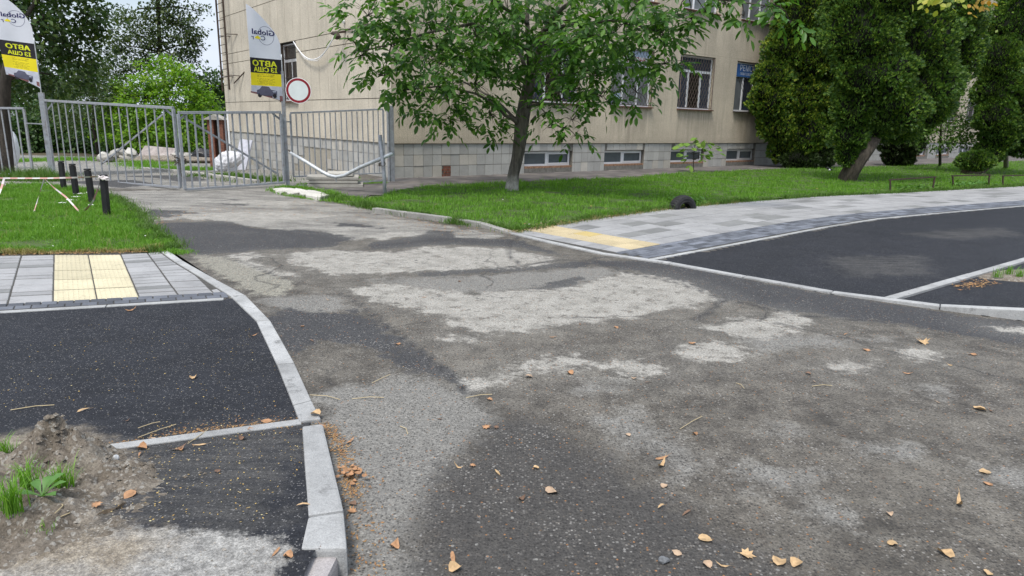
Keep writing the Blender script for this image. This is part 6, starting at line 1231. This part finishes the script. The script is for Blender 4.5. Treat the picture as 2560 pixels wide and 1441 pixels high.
# leaning thujas: fan-like sprays over lumpy crowns
M_TH = leafmat('thuja_spray', (.022, .062, .011), (.055, .125, .018), (.19, .28, .03), .22, .5); M_THY = leafmat('thuja_spray_yellow', (.028, .075, .011), (.060, .135, .017), (.33, .38, .04), .25, .5); M_THD = leafmat('thuja_spray_dark', (.014, .030, .008), (.024, .048, .010), (.045, .075, .012), .15, .6); M_CORE = simple('shade_core', (.006, .008, .004), 1., 0, .5, 12)  # M_CORE: near-black colour standing in for shade inside the thuja crowns
def thuja(name, label, base, blobs, dens, size, mat, trunkpts, radii, seed, rz=.8, bark=None):
    r = np.random.default_rng(seed); t = empty(name, tuple(base)); tag(t, label, 'conifer'); C, A, N, LL_, WW_ = [], [], [], [], []; core = MB()
    ell = []
    for (bx, by, rx, ry, bd) in blobs: c = D(bx, by, bd); s = pxm(bx, by, bd); ell.append((c, np.array([rx*s, (rx+ry)/2*s*rz, ry*s])))
    for c, R_ in ell:
        area = 4*math.pi*((R_[0]*R_[2])**1.6/3+(R_[0]*R_[1])**1.6/3+(R_[1]*R_[2])**1.6/3)**(1/1.6); n = int(area*dens*1.45); d = fnormal(r, n); d = d[(d[:, 1] < .45) | (r.random(n) < .3)]; n = len(d); P_ = c+d*R_
        lump = snoise(P_, .9, seed+1)*.085+snoise(P_*np.array([1, 1, 1.5]), .42, seed+2)*.055+snoise(P_*np.array([1, 1, 1.6]), .2, seed+3)*.03; dep = np.where(r.random(n) < .16, r.uniform(.0, .075, n), r.uniform(-.05, .02, n)); P_ = c+d*R_*(1+lump+dep)[:, None]
        ins = np.zeros(n, bool)
        for c2, R2 in ell:
            if c2 is c: continue
            ins |= (((P_-c2)/(R2*.88))**2).sum(1) < 1
        P_, d, lump2 = P_[~ins], d[~ins], (lump+dep)[~ins]; n = len(P_)
        nn_ = np.cross(d, UP)+r.normal(0, .35, (n, 3)); a = d*.9+UP*.15+r.normal(0, .25, (n, 3)); a /= np.linalg.norm(a, axis=1)[:, None]; S = np.cross(nn_, a); S /= np.linalg.norm(S, axis=1)[:, None]
        l_ = size*.82*r.uniform(.6, 1.2, n)
        for ang, ls in ((-.75, .75), (-.3, .95), (.1, 1.), (.5, .9), (.95, .7)):
            a2 = a*math.cos(ang)+S*math.sin(ang); C.append(P_-d*.05); A.append(a2); N.append(nn_+r.normal(0, .3, (n, 3))+d*.6); LL_.append(l_*ls); WW_.append(l_*ls*.34)
        core_o = []
    C, A, N, l_, w_ = map(np.concatenate, (C, A, N, LL_, WW_))
    link('crown', leafmesh('crown', local(t, C), A, N, l_, w_, mat, .1, 'quad'), t)['kind'] = 'stuff'
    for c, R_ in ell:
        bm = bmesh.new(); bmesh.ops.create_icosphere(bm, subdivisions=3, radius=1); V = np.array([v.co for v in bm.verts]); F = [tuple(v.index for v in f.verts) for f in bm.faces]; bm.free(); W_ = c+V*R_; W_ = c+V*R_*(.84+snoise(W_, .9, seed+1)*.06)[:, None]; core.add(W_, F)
    core.build('shade_core', M_CORE, t, root=t)  # solid lumps behind the sprays, coloured dark as painted shade in the gaps
    m = MB(); m.bole(trunkpts, radii, 26, .05, 60, seed, .25); m.build('trunk', bark or M_BARKT, t, root=t, smooth=True); return t
b = G(2125, 455); dB = b[1]
thuja('leaning_thuja', 'big dark thuja leaning right on a bare grey-brown trunk', b,
  [(2210,-30,140,130,dB),(2350,20,95,110,dB+.4),(2160,90,90,90,dB-.4),(2290,110,100,90,dB-.2),(2190,190,95,80,dB-.5),(2310,210,90,75,dB-.1),(2150,265,68,62,dB-.4),(2235,270,88,62,dB-.5),(2330,265,55,48,dB),(2130,335,46,52,dB-.3),(2120,385,32,34,dB-.3),(2240,325,60,34,dB+.3),(2395,120,58,75,dB+.5),(2190,320,50,34,dB-.2)], 330, .13, M_TH,
  [b-UP*.2, D(2116, 448, dB-.1), D(2138, 415, dB-.35), D(2165, 378, dB-.45), D(2192, 338, dB-.2), D(2220, 290, dB), D(2250, 200, dB)], [.32, .27, .235, .21, .19, .16, .11], 5, bark=barkmat('thuja_bark_dark', (.085, .07, .055)))
b = G(2020, 417); dB = b[1]-1.2
thuja('thuja_tree', 'yellow-tipped thuja with foliage down to the lawn, left of the leaning one', b,
  [(2010,40,66,80,dB),(1975,125,60,62,dB),(2030,140,70,80,dB),(1940,195,52,46,dB-.2),(1935,255,56,44,dB-.3),(2000,250,70,60,dB),(1945,315,50,44,dB-.2),(2010,335,70,58,dB),(1965,370,44,36,dB-.1),(2060,200,60,120,dB+.3),(2010,395,50,28,dB),(2010,-70,80,80,dB),(1908,232,26,22,dB-.5)], 230, .17, M_THY,
  [b-UP*.1, D(2018, 400, dB), D(2015, 330, dB), D(2010, 200, dB)], [.3, .26, .22, .15], 6)
m_ = thuja('low_dark_conifer', 'nearly black conifer skirt at the foot of the yellow-tipped thuja', G(2010, 421), [(2000,398,50,22,dB-.5),(2050,390,40,30,dB-.3)], 260, .14, M_THD, [G(2010, 421), D(2012, 400, dB-.4)], [.1, .08], 16)
b = G(2250, 416); dB = b[1]
thuja('dark_shrub', 'dark multi-stemmed conifer shrub behind the leaning thuja', b, [(2255,350,50,45,dB),(2245,395,36,24,dB),(2270,300,60,60,dB)], 200, .18, M_THD, [b-UP*.1, D(2252, 390, dB), D(2262, 340, dB)], [.16, .12, .08], 7)
b = G(2440, 438); dB = b[1]
thuja('right_thuja', 'dark green thuja at the right edge leaning over a low tuft', b, [(2505,150,55,60,dB),(2550,70,70,90,dB+.5),(2500,225,60,56,dB),(2550,250,70,70,dB),(2490,290,52,48,dB-.2),(2500,340,46,44,dB),(2560,350,60,40,dB+.3),(2600,200,90,150,dB+.5),(2445,402,45,26,dB-.2),(2470,380,40,28,dB)], 300, .14, M_TH,
  [b-UP*.2, D(2425, 434, dB), D(2450, 420, dB), D(2480, 395, dB), D(2500, 340, dB)], [.36, .33, .28, .22, .15], 8)
M_BUSH = leafmat('bush_leaf', (.05, .11, .02), (.085, .17, .03), (.15, .24, .05), .35, .5); M_YLW = leafmat('yellow_green_leaf', (.10, .19, .025), (.16, .26, .03), (.28, .33, .05), .4, .5)
b = G(2350, 414); tree_('leafy_bush', 'loose green deciduous bush between the leaning thuja and the right one', 'bush', b, [(2350,260,50,45,30),(2400,300,45,50,29.5),(2360,340,60,40,29.6),(2300,330,45,35,29.8),(2420,345,40,32,29.5),(2380,230,40,30,30)], 11, .13, .085, M_BUSH, [b, D(2350, 380, 30), D(2352, 330, 30), D(2355, 280, 30)], .07, M_BARKD, 9, clump=.35, shell=.3)
b = G(2515, 420); tree_('pale_trunk_tree', 'deciduous tree with thin pale trunk and yellow-green crown at the upper right', 'tree', b, [(2510,40,60,60,29),(2560,10,70,60,29),(2500,110,50,45,29),(2450,180,30,30,29),(2590,100,60,60,29),(2545,-60,90,60,29)], 12, .15, .10, M_YLW, [b, D(2515, 380, 29), D(2518, 300, 29), D(2515, 100, 29)], .11, barkmat('pale_bark', (.22, .20, .15)), 10, clump=.4, shell=.35)
# hanging linden twig tips at the top edge
def sprig(name, label, spots, dist, mat, L, seed):
    r = np.random.default_rng(seed); t = empty(name, tuple(D(spots[0][0], -60, dist))); tag(t, label, 'branch'); C, A, N = [], [], []; tw = MB()
    for (a, b_) in spots:
        q = D(a, b_, dist+r.normal(0, .15)); tw.tube([D(a+30, -80, dist), D(a+8, b_-50, dist), q], [.012, .006, .003], 4)
        for k_ in range(5): C.append(q+r.normal(0, .07, 3)); v = np.array([r.normal(0, .8), r.normal(0, .4), -.45]); A.append(v/np.linalg.norm(v)); N.append(np.array([0, -.6, .7])+r.normal(0, .3, 3))
    mx = sum(q_[0] for q_ in spots)/len(spots); tw.tube([D(mx+30, -80, dist), D(mx+110, -330, dist+.4), D(mx+420, -760, dist+1.2), D(mx+900, -1000, dist+2.5)], [.012, .022, .04, .06], 6)
    for q_ in spots: tw.tube([D(q_[0]+30, -80, dist), D(mx+70, -230, dist+.2)], [.008, .014], 4)
    n = len(C); link('leaves', leafmesh('leaves', local(t, np.array(C)), np.array(A), np.array(N), np.full(n, L)*r.uniform(.7, 1.2, n), np.full(n, L*.75), mat, .12), t); tw.build('twig', M_BARKD, t, root=t)
sprig('linden_branch', 'yellow-green leafy branch tips hanging into the top edge at the right', [(2305, 5), (2325, -5), (2345, 8), (2365, -4), (2385, 5), (2400, -8), (2340, -20)], 9.5, leafmat('linden_yellow', (.22, .28, .03), (.32, .36, .05), (.48, .42, .06), .4, .5), .09, 1)
sprig('linden_branch', 'orange autumn leaves hanging into the top edge beside the yellow ones', [(2440, 5), (2455, 12), (2470, 2), (2450, -10)], 9.8, leafmat('linden_orange', (.45, .20, .03), (.40, .26, .04), (.30, .22, .05), .4, .5), .08, 2)
# sapling on the lawn edge
b = G(1733, 431); sap = empty('sapling', tuple(b)); tag(sap, 'slender sapling with wide flat pale-green leaves in front of the basement windows', 'sapling'); r = np.random.default_rng(8); m = MB(); dS = b[1]; m.tube([b, D(1734, 400, dS), D(1735, 375, dS), D(1740, 350, dS)], [.02, .017, .013, .006], 6); C, A, N = [], [], []
for (a, c_) in ((1725,360),(1712,358),(1700,368),(1745,352),(1760,352),(1775,358),(1790,366),(1750,365),(1715,375),(1705,386),(1760,372),(1722,390),(1750,385),(1770,378),(1728,372),(1762,392),(1718,400),(1765,388),(1790,372),(1740,345),(1726,414),(1755,400),(1738,360),(1708,360),(1768,362),(1800,385)):
    q = D(a, c_, dS+r.normal(0, .2)); m.tube([D(1735, min(400, c_+14), dS), q], [.007, .003], 4)
    for k_ in range(2): v = np.array([(a-1738)/40+r.normal(0, .5), r.normal(0, .5), -.25]); C.append(q); A.append(v/np.linalg.norm(v)); N.append(np.array([0, -.35, .9])+r.normal(0, .15, 3))
n = len(C); m.build('stem', M_BARKD, sap, root=sap); link('leaves', leafmesh('leaves', local(sap, np.array(C)), np.array(A), np.array(N), r.uniform(.2, .32, n), r.uniform(.16, .24, n), leafmat('sapling_leaf', (.12, .24, .04), (.17, .30, .05), (.22, .34, .07), .4, .5), .1), sap)
# bird
c = G(2072, 431); t = empty('magpie', tuple(c)); tag(t, 'small black and white bird on the lawn by the thuja trunks', 'bird'); M_BB = simple('black_feather', (.015, .015, .02), .6)
m = MB(); m.tube([c+[-.13, 0, .17], c+[-.09, 0, .17], c+[0, 0, .12], c+[.08, 0, .10], c+[.15, 0, .09], c+[.30, 0, .07]], [.008, .03, .05, .035, .015, .008], 8); m.build('body', M_BB, t, root=t, smooth=True); MB().tube([c+[-.03, -.02, .11], c+[.04, -.02, .08]], [.042, .03], 8).build('white_belly', M_WHITE, t, root=t, smooth=True); MB().tube([c+[-.13, 0, .17], c+[-.17, 0, .165]], [.008, .002], 5).build('beak', M_BB, t, root=t)
for s_ in (-.02, .02): MB().tube([c+[0, s_, .08], c+[-.01, s_, 0]], .004, 4).build('leg', M_BB, t, root=t)
# ------------------------------------------------------------------ wood behind the gate
M_DKL = leafmat('linden_leaf_dark', (.018, .045, .010), (.032, .075, .013), (.10, .15, .03), .3, .5); M_HED = leafmat('hedge_leaf', (.022, .055, .014), (.038, .085, .018), (.08, .14, .03), .3, .5); M_MAP = leafmat('maple_leaf_bright', (.10, .22, .02), (.15, .29, .025), (.27, .39, .04), .45, .5); M_POP = leafmat('airy_leaf', (.035, .065, .022), (.06, .095, .03), (.12, .15, .05), .35, .5)
b = G(12, 445); dB = b[1]+.8
tree_('dark_linden', 'big dark linden with black trunk at the far left behind the fence', 'tree', b, [(40,40,110,90,dB+1),(150,20,120,90,dB+3),(-60,120,110,90,dB+1),(80,130,90,70,dB+3),(180,110,80,70,dB+4),(230,40,50,60,dB+4),(110,-80,180,90,dB+2),(150,190,80,50,dB+5),(-20,220,70,60,dB+1.5),(70,210,60,45,dB+4)], 17, .19, .13, M_DKL,
  [b-UP*.2, D(12, 380, dB), D(8, 300, dB), D(14, 200, dB), D(30, 100, dB)], .24, M_BARKD, 1, clump=.5, shell=.45, limbs=8)
b = D(340, 400, 42); b[2] = float(ground(b[0], b[1]))
tree_('bright_maple', 'bright yellow-green young maple behind the rubble heap', 'tree', b, [(300,215,22,22,42),(345,205,24,20,42),(460,185,26,26,42),(520,265,24,24,42),(252,290,26,24,42),(400,200,60,50,42),(440,240,70,60,42),(360,260,70,50,41.5),(320,300,55,50,41),(420,310,90,50,41.5),(490,270,45,50,42),(300,250,40,40,42),(380,340,90,36,41),(470,340,60,40,41.5),(415,155,26,26,42.5),(280,330,40,40,41.5),(500,230,30,26,42.5)], 11, .24, .14, M_MAP,
  [b-UP*.2, D(345, 370, 42), D(355, 300, 42), D(365, 230, 42)], .10, M_BARKD, 2, clump=.45, shell=.45)
b = D(430, 396, 49); b[2] = -.8
tree_('tall_airy_tree', 'tall airy tree with sky showing through, behind the bright maple', 'tree', b, [(400,40,70,50,49),(450,60,55,60,49),(330,80,55,45,49),(480,110,40,50,49),(350,150,60,40,49),(440,140,50,40,49),(290,120,50,35,49),(420,-40,80,60,49),(300,40,28,24,49),(380,100,50,36,49),(500,30,16,26,49),(460,190,45,30,49),(300,180,60,30,49)], 11, .24, .15, M_POP,
  [b-UP*.2, D(425, 330, 49), D(415, 230, 49), D(400, 130, 49), D(395, 20, 49), D(390, -60, 49)], .22, M_BARKD, 3, clump=.55, shell=.2, limbs=13)
b = D(250, 398, 41); b[2] = -.8
tree_('slim_willow', 'slim drooping tree with thin stems left of the bright maple', 'tree', b, [(215,170,45,50,41),(250,210,45,45,41),(230,270,50,40,40),(300,230,50,40,41.5),(270,290,50,40,41),(130,230,60,45,42),(190,230,45,45,40),(270,150,36,36,42),(160,290,50,50,40)], 12, .17, .09, M_POP, [b-UP*.2, D(235, 330, 41), D(232, 240, 41), D(228, 150, 41)], .12, M_BARKD, 4, clump=.5, shell=.25)
hed = [(60,330,70,70,34,'leftmost dark round bush of the thicket behind the fence'), (150,350,70,60,35,'second dark bush of the thicket, behind the left gate post'), (230,350,60,55,35,'third dark bush of the thicket, behind the left gate leaf'), (300,370,60,36,34,'low dark bush behind the rubble heap'), (-30,360,70,60,33,'dark bush of the thicket cut by the left edge'), (110,280,60,50,37,'higher dark bush behind the leftmost ones'), (530,230,50,60,44,'dark grey-green tree beside the building corner'), (500,330,60,50,40,'dark bush between the bright maple and the brick pillar'), (545,320,40,60,42,'dark bush right beside the brick pillar')]
for k_, (x, y, rx, ry, dd_, lab) in enumerate(hed):
    dd_ += 10.5
    b = G(x, 400); b = np.array([D(x, 400, dd_)[0], dd_, float(ground(D(x, 400, dd_)[0], dd_))]); tree_('thicket_bush' if k_ != 6 else 'grey_green_tree', lab, 'bush' if k_ != 6 else 'tree', b, [(x, y, rx, ry, dd_), (x-rx*.4, y+ry*.5, rx*.7, ry*.6, dd_-.6), (x+rx*.45, y+ry*.4, rx*.6, ry*.6, dd_-.4)], 13, .27, .18, M_HED, [b-UP*.2, (b+D(x, y, dd_))/2, D(x, y, dd_)], .10, M_BARKD, 50+k_, clump=.5, shell=.4, limbs=2)
# far wood as one mass
r = np.random.default_rng(99); C, A, N, l_, w_ = crown([(x, 330+20*math.sin(x), 110, 75, 52) for x in range(-900, 560, 95)]+[(x, 250+25*math.sin(x*.7), 90, 50, 58) for x in range(-900, 330, 120)]+[(x, 190+20*math.sin(x*.9), 70, 45, 60) for x in range(-100, 260, 80)]+[(540,250,40,40,56),(490,210,30,30,60)], 14, .36, .26, r, shell=.3, clump=.85); tag(link('far_wood', leafmesh('far_wood', C, A, N, l_, w_, M_HED, .1, 'quad')), kind='stuff')
if __import__('os').environ.get('TRIS'):
    tot = {}
    for o in bpy.data.objects:
        if o.type == 'MESH': k = o.name.split('.')[0]; tot[k] = tot.get(k, 0)+sum(len(p.vertices)-2 for p in o.data.polygons)
    print('TRIS', sum(tot.values()), sorted(tot.items(), key=lambda q: -q[1])[:14])
